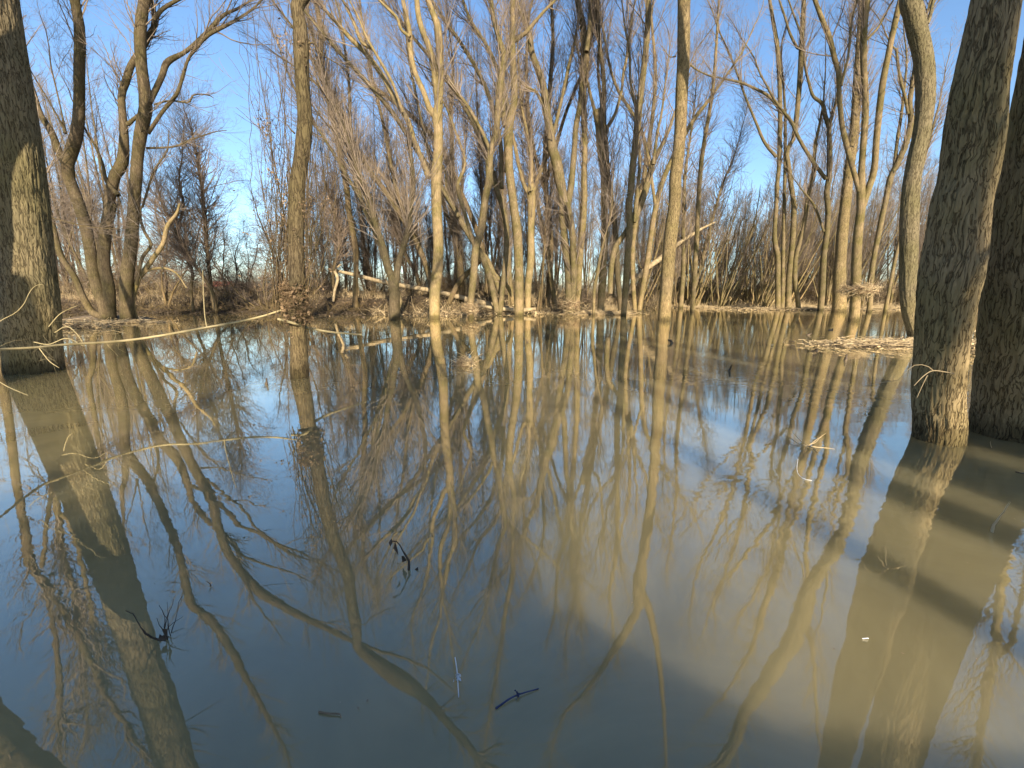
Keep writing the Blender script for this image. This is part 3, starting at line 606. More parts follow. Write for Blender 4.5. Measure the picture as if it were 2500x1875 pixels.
fan = [proto_tree('thicket_tree', 'x', 120 + i, n, h, r, tl_, de, .007, bk, 'twig', (2.6, 1.4, .7), ang=24, lean=ln)
       for i, (n, h, r, tl_, de, bk, ln) in enumerate([(10, 10, .07, 14, .28, 'pale', (.12, 0)), (12, 9, .06, 16, .25, 'pale', (.22, 0)), (8, 11, .08, 12, .28, 'pale', (-.05, 0))])]
curl = [proto_tree('tangled_tree', 'x', 140 + i, n, h, r, tl_, de, .0065, 'brownb', 'redtwig', (2.8, 1.6, .8), jit=.24, up=.03, ang=50, sj=.09, t0=.15)
        for i, (n, h, r, tl_, de) in enumerate([(4, 9.5, .10, 16, .8), (3, 11, .11, 12, .75), (5, 8, .08, 24, .8)])]
used = set()
def put(protos, k, px, Y, sc, label, group, rs=random.Random(5)):
    p = protos[k % len(protos)]
    x = (px - 1250) / F * Y * 0.985
    z = max(gz(x, Y), -0.2); rz = rs.uniform(0, 6.28) if protos is not fan else rs.uniform(-.5, .5)
    if p.name not in used:
        used.add(p.name); p.location = (x, Y, z); p.rotation_euler = (0, 0, rz); p.scale = (sc,) * 3
        p['label'] = label; p['group'] = group; return p
    return dup(p, (x, Y, z), rz, sc, label, group)
rr = random.Random(11)
g1 = 'bare trees of the woods behind the flooded centre'
for i in range(25):
    px = 690 + 900 * (i + rr.random()) / 25; Y = rr.uniform(36, 62)
    put(tall, rr.randrange(4), px, Y, rr.uniform(.75, 1.05), 'slender bare tree of the woods behind the flooded centre trunks', g1)
g2 = 'bare trees crowding behind the right shore'
for i in range(44):
    px = 1850 + 1300 * (i + rr.random()) / 44; Y = rr.uniform(37, 66)
    put(tall, rr.randrange(4), px, Y, rr.uniform(.75, 1.1), 'bare tree of the woods crowding behind the right shore', g2)
g6 = 'thin straight trees between the larger trunks'
for i in range(110):
    px = 780 + 1900 * (i + rr.random()) / 110; Y = rr.uniform(29, 48) + (9 if px > 1560 else 0)
    if 1690 < px < 1860: Y += 12
    put(poles, rr.randrange(5), px, Y, rr.uniform(.6, 1.1) * (.65 if 1690 < px < 1860 else 1), 'thin straight bare tree standing behind the larger flooded trunks', g6)
g3 = 'thin fan-shaped saplings of the thicket right of centre'
for i in range(50):
    px = 1540 + 560 * (i + rr.random()) / 50; Y = rr.uniform(39, 54)
    put(fan, rr.randrange(3), px, Y, rr.uniform(1.0, 1.5), 'fan-shaped sapling clump in the sunlit thicket right of centre', g3)
g4 = 'tangled reddish trees on the left bank'
for i, (px, Y, k, sc) in enumerate([(330, 35, 0, 1.1), (400, 31, 1, 1.15), (455, 38, 2, 1.0), (560, 33, 0, .85), (600, 42, 1, .8), (655, 31, 2, 1.0), (690, 35, 1, 1.15), (745, 32, 0, 1.1),
                                    (790, 37, 2, 1.0), (850, 40, 1, 1.0), (240, 40, 1, 1.2), (180, 36, 0, 1.2), (120, 42, 2, 1.3), (905, 36, 0, .9), (1000, 33, 2, .9), (1100, 36, 1, .9), (1200, 35, 0, .85), (1330, 38, 2, .8)]):
    put(curl, k, px, Y, sc, 'tangled reddish-twigged tree on the bank beyond the water left of centre', g4)
g5 = 'bare trees of the woods past the left edge'
for i in range(20):
    px = -950 + 1250 * (i + rr.random()) / 20; Y = rr.uniform(30, 52)
    put(tall, rr.randrange(4), px, Y, rr.uniform(.7, 1.0), 'bare tree of the woods beyond the left clump', g5)

g7 = 'tall bare trees behind the left clump'
for i in range(11):
    px = 20 + 330 * (i + rr.random()) / 11; Y = rr.uniform(31, 46)
    put(tall, rr.randrange(4), px, Y, rr.uniform(.8, 1.05), 'tall bare tree standing behind the four-stemmed clump', g7)

# ---------------------------------------------------------------- brush on the banks
def shrub(name, label, seed, n, h, spread, dens, tw, mat, twig, jit=.18, leaves=0, sc=.5):
    rs = np.random.default_rng(seed)
    P, Rr = grow_stems(rs, n, h, .022, spread, Q=12, jit=jit, up=.0)
    P[:, :, :2] += rs.normal(size=(n, 1, 2)) * sc
    b2 = children(P, Rr, int(160 * dens), .1, 1, (40, 18), h * .4, K=5, jit=jit, up=.02, rf=.7, rmax=.012, rs=rs)
    b3 = children(b2[0], b2[1], int(800 * dens), .1, 1, (42, 18), h * .2, K=4, jit=jit * 1.3, up=.0, rf=.9, rmax=tw, rs=rs)
    root = empty(name, (0, 0, 0), label, 'shrub')
    MB().tubes(P, Rr, 5).tubes(b2[0], np.maximum(b2[1], tw * .8), 3).build('stems', M[mat], root)
    MB().tubes(b3[0], np.maximum(b3[1], tw * .55), 3).build('twigs', M[twig], root)
    if leaves:
        c = b3[0][rs.integers(0, len(b3[0]), leaves), rs.integers(1, 4, leaves)]
        MB().quads(leaf_quads(c, .035, rs)).build('leaves', M['deadleaf'], root)
    return root
def leaf_quads(c, size, rs):
    n = len(c); a = rs.normal(size=(n, 3)); a /= np.linalg.norm(a, axis=1, keepdims=True)
    b = np.cross(a, rs.normal(size=(n, 3))); b /= np.linalg.norm(b, axis=1, keepdims=True)
    s = size * rs.uniform(.5, 1.2, (n, 1)); a = a * s; b = b * s * .55
    k = np.cross(a, b); k = k / (np.linalg.norm(k, axis=1, keepdims=True) + 1e-9) * s * .2
    return np.stack([c - a, c - b + k, c + a, c + b + k], 1)
brush = [shrub('bank_shrub', 'x', 200 + i, n, h, sp_, de, .006, m_, t_, leaves=lv) for i, (n, h, sp_, de, m_, t_, lv) in enumerate(
    [(22, 2.6, 26, 1.0, 'tan', 'tan', 120), (16, 3.4, 20, 1.2, 'brownb', 'redtwig', 250), (28, 1.6, 38, .9, 'tan', 'tan', 200), (20, 2.8, 24, 1.2, 'pale', 'twig', 150)])]
def putb(k, x, Y, sc, label, group):
    p = brush[k]; z = max(gz(x, Y), 0) - .05; rz = rr.uniform(0, 6.28)
    if p.name not in used:
        used.add(p.name); p.location = (x, Y, z); p.rotation_euler = (0, 0, rz); p.scale = (sc,) * 3; p['label'] = label; p['group'] = group
    else: dup(p, (x, Y, z), rz, sc, label, group)
for i in range(75):
    px = 130 + 910 * (i + rr.random()) / 75; Y = rr.uniform(33.5, 46)
    putb(rr.choice([0, 1, 1, 2, 3]), (px - 1250) / F * Y, Y, rr.uniform(.6, 1.5), 'tangled dry shrub on the dark bank left of centre', 'dry shrubs along the left bank')
for i in range(70):
    px = 1040 + 560 * (i + rr.random()) / 70; Y = rr.uniform(32, 46) + 4 * (px > 1380)
    putb(rr.choice([0, 1, 2, 2, 3]), (px - 1250) / F * Y, Y, rr.uniform(.7, 1.4), 'tangled dry shrub on the debris bank behind the centre trunks', 'dry shrubs along the centre bank')
for i in range(90):
    px = 1560 + 1000 * (i + rr.random()) / 90; Y = rr.uniform(43, 68)
    putb(rr.choice([0, 0, 1, 3, 3]), (px - 1250) / F * Y, Y, rr.uniform(.9, 1.9), 'brown tangled shrub in the understory behind the right shore', 'brown shrubs behind the right shore')
for i in range(50):
    px = 100 + 1500 * (i + rr.random()) / 50; Y = rr.uniform(70, 115)
    putb(rr.choice([0, 2, 3]), (px - 1250) / F * Y, Y, rr.uniform(1.4, 2.6), 'pale shrub of the distant sunlit field edge', 'pale shrubs along the far field')

# dry grass on the field and bank: nobody could count it
def blades(n, xr, yr, h, seed, name, label):
    rs = np.random.default_rng(seed); x = rs.uniform(*xr, n); y = rs.uniform(*yr, n)
    z = ground_h(x, y); k = z > .12; x, y, z = x[k], y[k], z[k]; n = len(x)
    d = rs.normal(size=(n, 3)) * .35 + np.array([0, 0, 1]); L = h * rs.uniform(.4, 1.1, n)[:, None]
    P0 = np.stack([x, y, z - .02], 1); P1 = P0 + d * L * .6; P2 = P1 + (d + rs.normal(size=(n, 3)) * .4 - np.array([0, 0, .3])) * L * .45
    MB().tubes(np.stack([P0, P1, P2], 1), np.tile([.007, .006, .002], (n, 1)), 3)
    return tag(MB().tubes(np.stack([P0, P1, P2], 1), np.tile([.009, .007, .003], (n, 1)), 3).build(name, M['tan']), label, 'grass', kind='stuff')
blades(26000, (-45, 5), (31, 60), .55, 1, 'dry_grass', 'dry tan grass on the left bank and field behind it')
blades(26000, (2, 70), (41, 62), .5, 2, 'dry_grass', 'dry tan grass under the trees of the right shore')

# litter of sticks and leaves along the waterlines
def sticks(rs, cx, cy, rx, ry, n, L, r, z0=0.0, zs=.05, rot=0.0, K=4, bend=.25, tilt=.12, az=None):
    u = rs.normal(size=(n, 2)) * .45; c, s_ = math.cos(rot), math.sin(rot)
    x = cx + u[:, 0] * rx * c - u[:, 1] * ry * s_; y = cy + u[:, 0] * rx * s_ + u[:, 1] * ry * c
    z = z0 + np.abs(rs.normal(size=n)) * zs
    a = rs.uniform(0, 2 * math.pi, n) if az is None else rs.normal(az, .6, n)
    d = np.stack([np.cos(a), np.sin(a), rs.normal(size=n) * tilt], 1); Ls = L * rs.uniform(.3, 1.2, n)
    p = np.stack([x, y, z], 1); P = [p]
    for k in range(K - 1):
        d = d + rs.normal(size=(n, 3)) * bend * np.array([1, 1, .4]); d /= np.linalg.norm(d, axis=1, keepdims=True)
        P.append(P[-1] + d * (Ls / (K - 1))[:, None])
    return np.stack(P, 1), r * rs.uniform(.5, 1.3, n)[:, None] * np.linspace(1, .4, K)[None]
def mat_thing(name, label, cat, px, py, rx, ry, n, L, r, seed, zs=.05, rot=0.0, mats=('straw', 'dark'), leaves=300, Y=None, group=None, z0=0.0, tilt=.12, az=None, leafsize=.05, dark=.3):
    rs = np.random.default_rng(seed); Y = Y or Yb(py); x = (px - 1250) / F * Y * (cp + tan_down(py) * sp)
    root = empty(name, (x, Y, z0), label, cat, group)
    a = sticks(rs, 0, 0, rx, ry, n, L, r, 0, zs, rot, tilt=tilt, az=az)
    MB().tubes(a[0], a[1], 4).build('straw_layer', M[mats[0]], root)
    b = sticks(rs, 0, 0, rx * 1.05, ry * 1.05, int(n * dark), L * 1.1, r * 1.2, -.005, zs * .6, rot, tilt=tilt, az=az)
    MB().tubes(b[0], b[1], 4).build('dark_sticks', M[mats[1]], root)
    if leaves:
        u = rs.normal(size=(leaves, 2)) * .45; c, s_ = math.cos(rot), math.sin(rot)
        C = np.stack([u[:, 0] * rx * c - u[:, 1] * ry * s_, u[:, 0] * rx * s_ + u[:, 1] * ry * c, np.abs(rs.normal(size=leaves)) * zs], 1)
        MB().quads(leaf_quads(C, leafsize, rs)).build('leaf_layer', M['deadleaf' if mats[0] != 'straw' else 'straw'], root)
    return root
rsl = np.random.default_rng(77)
def litter(name, label, n, xr, yf, seed, mat, L=.6, r=.012):
    rs = np.random.default_rng(seed); x = rs.uniform(*xr, n); y = yf(x, rs); z = np.maximum(ground_h(x, y), 0) + np.abs(rs.normal(size=n)) * .06
    a = rs.uniform(0, 6.28, n); d = np.stack([np.cos(a), np.sin(a), rs.normal(size=n) * (.25 if L < .8 else .7)], 1)
    p = np.stack([x, y, z], 1); P = [p]; Ls = L * rs.uniform(.3, 1.3, n)
    for k in range(3):
        d = d + rs.normal(size=(n, 3)) * .3; d /= np.linalg.norm(d, axis=1, keepdims=True); P.append(P[-1] + d * (Ls / 3)[:, None])
    mb = MB().tubes(np.stack(P, 1), r * rs.uniform(.4, 1.4, n)[:, None] * np.linspace(1, .4, 4)[None], 4)
    m = n; i = rs.integers(0, n, m); mb.quads(leaf_quads(p[i] + rs.normal(size=(m, 3)) * np.array([.2, .2, .03]), .07, rs))
    return tag(mb.build(name, M[mat]), label, 'litter', kind='stuff')
def shore(x): return np.where(x < 3, 27.5 + 0.02 * (x + 10), 27.5 + (sstep(3, 11, x)) * 13) + 1.4 * np.sin(x * 0.21) + 0.7 * np.sin(x * 0.63 + 1)
litter('bank_litter', 'washed-up sticks and dead leaves strewn over the far banks', 12000, (-6, 55), lambda x, rs: shore(x) + 2.2 + rs.normal(size=len(x)) * 1.6, 3, 'straw')
litter('bank_litter', 'dark wet sticks and leaves, laid thick to deepen shade on the left bank', 16000, (-34, 8), lambda x, rs: shore(x) + 2.8 + rs.normal(size=len(x)) * 1.5, 4, 'dark')  # wet litter, its dark tone also standing in for the bank's shade
litter('bank_litter', 'brown leaf litter under the trees behind the shore', 9000, (-34, 60), lambda x, rs: shore(x) + 6 + np.abs(rs.normal(size=len(x))) * 5, 5, 'deadleaf')

litter('shore_sticks', 'pale flood-tossed sticks bristling along the centre and right waterline', 5200, (-9, 50), lambda x, rs: shore(x) + 1.4 + rs.normal(size=len(x)) * .8, 6, 'straw', L=.9, r=.013)
litter('shore_sticks', 'brown sticks and rootlets hanging over the left waterline', 3600, (-34, 6), lambda x, rs: shore(x) + 1.8 + rs.normal(size=len(x)) * .8, 8, 'brownb', L=1.1, r=.014)
MT = mat_thing
MT('debris_mat', 'long pale debris mat floating before the far right shore', 'debris', 2000, 757, 7.5, .8, 1500, .6, .014, 301, zs=.10)
MT('debris_mat', 'low floating straw line between the tallest centre trunk and the right clump', 'debris', 1760, 752, 6.5, .6, 900, .6, .013, 302, zs=.07)
MT('debris_mat', 'thick tangled straw mat on the water left of the curved trunk', 'debris', 2180, 845, 1.9, .55, 1500, .45, .008, 303, zs=.07, rot=-.05, az=0.15)
MT('debris_mat', 'straw heap caught behind the thick right trunk', 'debris', 2395, 860, .8, .6, 500, .45, .009, 304, zs=.12)
MT('debris_mat', 'small debris raft at the foot of the four-stemmed clump', 'debris', 300, 788, 1.9, .45, 500, .5, .010, 305, zs=.05)
MT('debris_mat', 'dry stick pile beside the giant left trunk', 'debris', 175, 800, 1.3, .7, 450, .6, .011, 306, zs=.12)
MT('debris_mat', 'debris raft at the foot of the trunks just right of centre', 'debris', 1470, 768, 2.0, .5, 700, .7, .011, 307, zs=.10)
MT('debris_mat', 'brown leafy debris heap at the water edge right of the vine-wrapped trunk', 'debris', 860, 762, 1.6, .5, 600, .6, .012, 308, zs=.28, mats=('deadleaf', 'dark'), leaves=900, leafsize=.08)
MT('debris_mat', 'stick heap on the centre bank between salmon-tinted and stout trunks', 'debris', 1350, 757, 1.5, .6, 700, .7, .013, 309, zs=.35)
MT('debris_mat', 'tangle of pale sticks before the dark V-topped tree', 'debris', 1190, 764, 1.3, .4, 400, .7, .012, 310, zs=.18)
# nest-like collars of flood straw
def collar(name, label, px, py, Y, R0, h, n, L, r, seed, z=None, mats=('straw', 'deadleaf'), leaves=200, sweep=0.0):
    rs = np.random.default_rng(seed); (x, _, zz), _r = place(px, py, Y); z = zz if z is None else z
    root = empty(name, (x, Y, z - h / 2), label, 'debris')
    a = rs.uniform(0, 6.28, n); rad_ = R0 * rs.uniform(.75, 1.6, n)
    c = np.stack([np.cos(a) * rad_ + sweep * rs.random(n), np.sin(a) * rad_ - .05, rs.uniform(0, h, n)], 1)
    d = np.stack([-np.sin(a), np.cos(a), rs.normal(size=n) * .22], 1) * rs.choice([-1, 1], n)[:, None]; P = [c - d * L * .4]
    for k in range(4):
        d = d + rs.normal(size=(n, 3)) * .28; d /= np.linalg.norm(d, axis=1, keepdims=True); P.append(P[-1] + d * (L * rs.uniform(.12, .3, n))[:, None])
    P = np.stack(P, 1); Rr = r * rs.uniform(.5, 1.3, n)[:, None] * np.linspace(1, .5, 5)[None]
    k = int(n * .75)
    MB().tubes(P[:k], Rr[:k], 4).build('straw_collar', M[mats[0]], root)
    MB().tubes(P[k:], Rr[k:], 4).quads(leaf_quads(c[rs.integers(0, n, leaves)], L * .12, rs)).build('brown_litter', M[mats[1]], root)
    return root
collar('flood_nest', 'straw flood nest wrapped round the smooth three-limbed trunk', 2090, 706, Yb(784), .42, .32, 420, .8, .010, 320, sweep=.35)
collar('flood_nest', 'sticks and brown leaves matted round the vine-wrapped trunk above water', 728, 742, Yb(921), .135, .62, 330, .26, .0034, 321, leaves=1300, mats=('brownb', 'deadleaf'))
collar('flood_nest', 'small straw collar at the foot of the slim curving trunk', 1150, 752, Yb(777), .30, .45, 200, .6, .009, 322)
collar('flood_nest', 'stick collar round the foot of the stout divided trunk', 1388, 745, Yb(767), .45, .5, 260, .9, .011, 323)
c0 = MT('straw_clump', 'small half-sunk straw clump floating below the curving trunk', 'debris', 1135, 893, .17, .12, 260, .22, .004, 330, zs=.07, tilt=.6, leaves=150, leafsize=.02, mats=('straw', 'deadleaf'))

# ---------------------------------------------------------------- vines on the lone trunk
def vine():
    rs = np.random.default_rng(400); Y = Yb(921); (x0, _, _), _ = place(732, 921, Y)
    root = empty('hanging_vine', (x0 - .15, Y - .05, .6), 'brown tangled vines hanging from the lone mid-left trunk', 'vine')
    S_ = []
    for k in range(36):
        left = k < 24
        (bx, _, bz), _r = place((700 - rs.uniform(0, 40)) if left else rs.uniform(728, 770), rs.uniform(700, 800), Y)
        (mx, _, mz), _r = place((rs.uniform(655, 705)) if left else rs.uniform(750, 800), rs.uniform(330, 520), Y)
        (tx, _, tz), _r = place((rs.uniform(560, 735)) if left else rs.uniform(735, 800), rs.uniform(-150, 260), Y)
        yo = rs.normal() * .25
        P = np.array([[bx, Y + yo * .3, bz], [(bx + mx) / 2 + rs.normal() * .05, Y + yo * .6, (bz + mz) / 2], [mx, Y + yo, mz], [tx, Y + yo * 1.2, tz]])
        P, Rr = smooth(P, np.array([.007, .006, .005, .003]) * rs.uniform(.5, 1.2), 26)
        P += np.cumsum(rs.normal(size=P.shape), 0) * .018
        S_.append((P, Rr))
    P = np.stack([a for a, b in S_]) - np.array(root.location); Rr = np.stack([b for a, b in S_])
    b = children(P, Rr, 420, 0, .7, (40, 20), .55, K=5, jit=.3, up=.0, rf=.5, rmax=.003, rs=rs)
    c = children(b[0], b[1], 900, 0, 1, (45, 20), .22, K=4, jit=.3, up=.0, rf=.7, rmax=.002, rs=rs)
    MB().tubes(P, Rr, 5).tubes(b[0], np.maximum(b[1], .0015), 3).build('stems', M['brownb'], root)
    MB().tubes(c[0], np.maximum(c[1], .001), 3).build('tendrils', M['redtwig'], root)
    i = rs.integers(0, len(c[0]), 900); k = c[0][i, 2]; k = k[k[:, 2] < 2.2]
    cl = [((640 + 10), 300), (662, 320), (690, 100), (668, 430), (725, 800), (712, 760), (755, 510), (742, 120), (700, 470)]
    C = []
    for (px, py) in cl:
        (x, _, z), _r = place(px, py, Y); C.append(np.array([x, Y - .05, z]) - np.array(root.location) + rs.normal(size=(60, 3)) * np.array([.05, .05, .09]))
    MB().quads(leaf_quads(np.concatenate([k] + C), .022, rs)).build('dead_leaves', M['deadleaf'], root)
vine()

# ---------------------------------------------------------------- fallen logs, bent saplings
def pole(name, label, cat, txt, Y, mat, Q=30, sides=8, stubs=(), rough=.05, seed=1, twigs=0, tw=.003, group=None, L=.4):
    rs = np.random.default_rng(seed); P, Rr = parse(txt, Y); P, Rr = smooth(P, Rr, Q)
    root = empty(name, tuple(P[0]), label, cat, group); o = np.array(P[0])
    W = radial_noise(P, Rr, sides, rough, seed=seed)
    MB().tubes(P - o, Rr, sides, W).build('stem' if cat != 'log' else 'log_trunk', M[mat], root)
    mb = MB(); any_ = False
    for s in stubs:
        p, r = parse(s, Y); p, r = smooth(p, r, 12); mb.tubes(p - o, r, 6); any_ = True
    if twigs:
        b = children((P - o)[None], Rr[None], twigs, .05, 1, (55, 20), L, K=5, jit=.2, up=0, rf=.5, rmax=tw, rs=rs); mb.tubes(b[0], np.maximum(b[1], tw * .4), 4); any_ = True
    if any_: mb.build('branches', M[mat], root)
    return root
pole('fallen_log', 'long bleached log slanting down to the water behind the centre-left trunks', 'log',
     "F:555,570,16,32 750,615,26,32 950,665,30,31 1240,715,32,30 1500,775,34,29 1600,800,36,29 1830,856,38,28.5", 30, 'bare', stubs=("F:600,585,22 620,640,22 600,720,20 590,790,20", "F:620,560,14 640,540,12", "F:1500,775,18 1560,740,14 1600,800,10"), seed=3)
pole('leaning_pole', 'bare dead pole leaning up to the right behind the tallest centre trunk', 'log',
     "G:900,760,30 1000,610,34 1140,500,38 1250,410,32 1400,310,20 1510,255,8", 38, 'bare', stubs=("G:990,620,20 1040,640,14 1010,760,12",), seed=4, twigs=10, tw=.012, L=1.2)
pole('fallen_log', 'short log lying on the centre bank beneath the fallen forked stem', 'log', "F:1560,820,20 1680,835,26 1840,850,30 1960,840,20", 27.5, 'bare', seed=5)
pole('bent_sapling', 'thin bent sapling stem arching over open water from the left edge to the vine-wrapped trunk', 'sapling',
     "P:-160,862,9,3.6 0,853,9,4.3 90,848,8,4.6 163,841,8,4.9 268,835,8,5.3 350,826,7,5.6 434,812,7,5.8 506,799,6,6.1 579,786,6,6.4 640,772,5,6.6 687,757,5,6.75", 5, 'greenstem', Q=60, twigs=26, tw=.0022, seed=6, L=.35,
     stubs=("P:505,800,3,6.1 500,770,3,6.1 497,720,2.5,6.1 495,660,2,6.1",))
pole('bent_sapling', 'thin stem leaning out right from the vine-wrapped trunk over the water', 'sapling', "F:220,910,20,6.6 330,940,20,6.5 420,970,18,6.9 600,1000,14,7.2 780,1015,12,7.5", 7, 'greenstem', seed=7, twigs=8, tw=.002)
pole('dry_twig', 'curved pale twig rising before the giant left trunk', 'twig', "E:-60,1000,10,4 0,925,9 100,870,8 160,810,8 200,730,7 240,685,6 290,675,5", 4, 'greenstem', seed=8, twigs=5, tw=.0012, L=.15)
pole('dry_twig', 'straight pale twig slanting down beside the giant left trunk at the frame edge', 'twig', "E:-40,1310,7 60,1370,7 190,1425,4", 3.6, 'greenstem', seed=9, twigs=3, tw=.001, L=.1)
for k, (t, lb) in enumerate([("E:230,1065,10 330,1080,9 450,1040,7 560,1090,5", 'broken dry twig cluster hanging from the bent sapling near the giant trunk'),
                             ("E:330,960,9 400,880,8 470,840,6 520,820,4", 'pale twig standing up beside the base of the giant trunk'),
                             ("E:370,1000,9 450,960,8 520,1010,6 570,1090,4", 'dry hooked twig right of the giant trunk base'),
                             ("E:260,1100,9 330,1190,8 400,1240,5", 'pale twig drooping before the dark base of the giant trunk')]):
    pole('dry_twig', lb, 'twig', t, 5.2, 'greenstem', seed=20 + k, twigs=6, tw=.0015, L=.2)
pole('dry_twig', 'spray of bleached twigs before the thick right trunk', 'twig', "H:1740,1140,10 1690,1130,10 1600,1120,10 1540,1150,8 1470,1220,5", 2.95, 'bare', seed=30, twigs=4, tw=.0012, L=.12,
     stubs=("H:1600,1120,9 1560,1090,7 1480,1080,5 1400,1140,4 1380,1180,4 1250,1200,3 1120,1230,2", "H:1560,1150,8 1530,1210,6 1490,1300,4"))

# ---------------------------------------------------------------- small things standing in the water
def shard(name, label, cat, px, py, h, r, mat, seed, n=1, lean=(.2, 0), leaf=0, K=8, jit=.25):
    rs = np.random.default_rng(seed); Y = Yb(py); x = (px - 1250) / F * Y * (cp + tan_down(py) * sp)
    root = empty(name, (x, Y, 0), label, cat); mb = MB()
    for i in range(n):
        d = np.array([lean[0] + rs.normal() * .12 * (n > 1), lean[1], 1.0]); p = np.array([rs.normal() * r * (n > 1), 0, -.05]); pts = [p]
        hh = h * rs.uniform(.6, 1.0) if i else h
        for k in range(K):
            d = d + rs.normal(size=3) * jit; d /= np.linalg.norm(d); d[2] = abs(d[2]); p = p + d * (hh + .05) / K; pts.append(p)
        mb.tubes(np.array(pts), r * (.55 if i else 1) * np.linspace(1, .35, K + 1) * rs.uniform(.7, 1.3, K + 1), 7)
    mb.build('stub', M[mat], root)
    if leaf:
        c = np.array(pts)[rs.integers(2, K + 1, leaf)] + rs.normal(size=(leaf, 3)) * h * .08
        MB().quads(leaf_quads(c, h * .16, rs)).build('torn_leaf', M[mat], root)
    return root
shard('driftwood_stub', 'torn black stick standing from the water low left of centre', 'stick', 1000, 1392, .20, .008, 'dark', 501, lean=(-.1, 0), leaf=5)
shard('twig_tangle', 'dark twig bundle standing out of the water at lower left', 'twigs', 405, 1560, .19, .0042, 'dark', 502, n=8, lean=(.12, .15), leaf=4, jit=.2)
shard('floating_leaf', 'curled brown leaf just right of the dark twig bundle', 'leaf', 512, 1432, .035, .004, 'deadleaf', 503, leaf=6)
shard('driftwood_stub', 'small black stump poking up left of the vine-wrapped trunk', 'stump', 650, 938, .10, .028, 'dark', 504, lean=(0, 0), jit=.08)
shard('driftwood_stub', 'small black stump on open water right of the tallest centre trunk', 'stump', 1778, 905, .13, .028, 'dark', 505, lean=(0, 0), leaf=3)
shard('driftwood_stub', 'black wood lump on the water edge before the crooked-limb tree', 'stump', 1968, 818, .14, .05, 'dark', 506, lean=(.3, 0), leaf=4)
shard('driftwood_stub', 'black drooping lump before the broad background trunk', 'stump', 2025, 806, .16, .06, 'dark', 507, lean=(.5, 0), leaf=6)
shard('driftwood_stub', 'dark snag at the left tip of the thick straw mat', 'stump', 2062, 880, .13, .04, 'dark', 508, lean=(.1, 0), leaf=4)
shard('twig_tangle', 'black thorny twigs arching from the water left of the straw mat', 'twigs', 1985, 872, .30, .008, 'dark', 509, n=9, lean=(.2, 0), leaf=12, jit=.4)
shard('twig_tangle', 'pair of small dark snags under the salmon-tinted tree', 'twigs', 1290, 836, .12, .018, 'dark', 510, n=3, lean=(0, 0), leaf=4)
shard('dry_twig', 'short pale twig standing in the shaded water below the black right trunk', 'twig', 2422, 1300, .20, .007, 'tan', 511, lean=(.1, 0), jit=.15)
shard('dry_twig', 'tiny yellow twig sticking up near the black trunk foot', 'twig', 2430, 1095, .07, .0035, 'tan', 512, lean=(-.1, 0), jit=.12)
shard('driftwood_stub', 'low dark lump beneath the tangled bank right of the vine-wrapped trunk', 'stump', 885, 775, .20, .08, 'dark', 513, lean=(.6, 0), leaf=4)
shard('driftwood_stub', 'small dark knot beside the tallest centre trunk waterline', 'stump', 1640, 838, .18, .05, 'dark', 514, lean=(.2, 0), leaf=5)
def lying(name, label, cat, pts, mat, r, seed, extra=None):
    P = []
    for (px, py, z) in pts:
        Y = (H - z) / tan_down(py); (x, _, zz), _ = place(px, py, Y); P.append((x, Y, zz))
    P = np.array(P); P, Rr = smooth(P, np.array([r] * len(P)) * np.linspace(1, .5, len(P)), 16)
    o = P[0].copy(); root = empty(name, tuple(o), label, cat)
    MB().tubes(P - o, Rr, 6).build('shaft', M[mat], root)
    if extra is not None:
        rs = np.random.default_rng(seed); c = (P - o)[len(P) // 2] + rs.normal(size=(14, 3)) * np.array([.004, .008, .0015])
        MB().quads(leaf_quads(c, extra, rs)).build('tuft', M[mat], root)
    return root
lying('white_feather', 'small white feather floating at lower centre', 'feather', [(1111, 1605, .004), (1116, 1640, .006), (1120, 1702, .002)], 'white', .0016, 1, extra=.008)
lying('sunken_stick', 'slate-blue stick lying at the surface at bottom centre', 'stick', [(1210, 1730, .003), (1255, 1700, .008), (1315, 1681, .003)], 'blue', .0035, 2, extra=.007)
lying('floating_feather', 'curved greyish feather on the water below the pale twig spray', 'feather', [(1948, 1120, .004), (1946, 1150, .006), (1960, 1168, .006), (1982, 1173, .004)], 'white', .0016, 3)
lying('floating_leaf', 'tiny white fleck of leaf on the shaded right water', 'leaf', [(2105, 1559, .004), (2120, 1558, .006)], 'white', .002, 4)
lying('floating_twig', 'dark twig afloat at the far right edge', 'twig', [(2480, 1152, .004), (2498, 1156, .006), (2520, 1158, .004)], 'dark', .006, 5)
lying('floating_twig', 'short brown twig afloat near the bottom left of centre', 'twig', [(778, 1738, .004), (800, 1742, .005), (828, 1743, .006), (832, 1752, .004)], 'deadleaf', .0035, 6)
def spray(label, px, py, seed):
    rs = np.random.default_rng(seed); Y = Yb(py); x = (px - 1250) / F * Y * (cp + tan_down(py) * sp)
    root = empty('twig_spray', (x, Y, 0), label, 'twigs'); mb = MB()
    for k in range(9):
        a = rs.uniform(0, 6.28); d = np.array([math.cos(a), math.sin(a) * .7, rs.uniform(.05, .6)]); p = np.zeros(3); pts = [p]
        for j in range(6): d = d + rs.normal(size=3) * .2; d /= np.linalg.norm(d); p = p + d * rs.uniform(.02, .045); p[2] = max(p[2], .002); pts.append(p)
        mb.tubes(np.array(pts), .0035 * np.linspace(1, .4, 7), 5)
    mb.build('twigs', M['tan'], root)
spray('pale spray of twigs lying on the water left of the thick right trunk', 1972, 1088, 601)
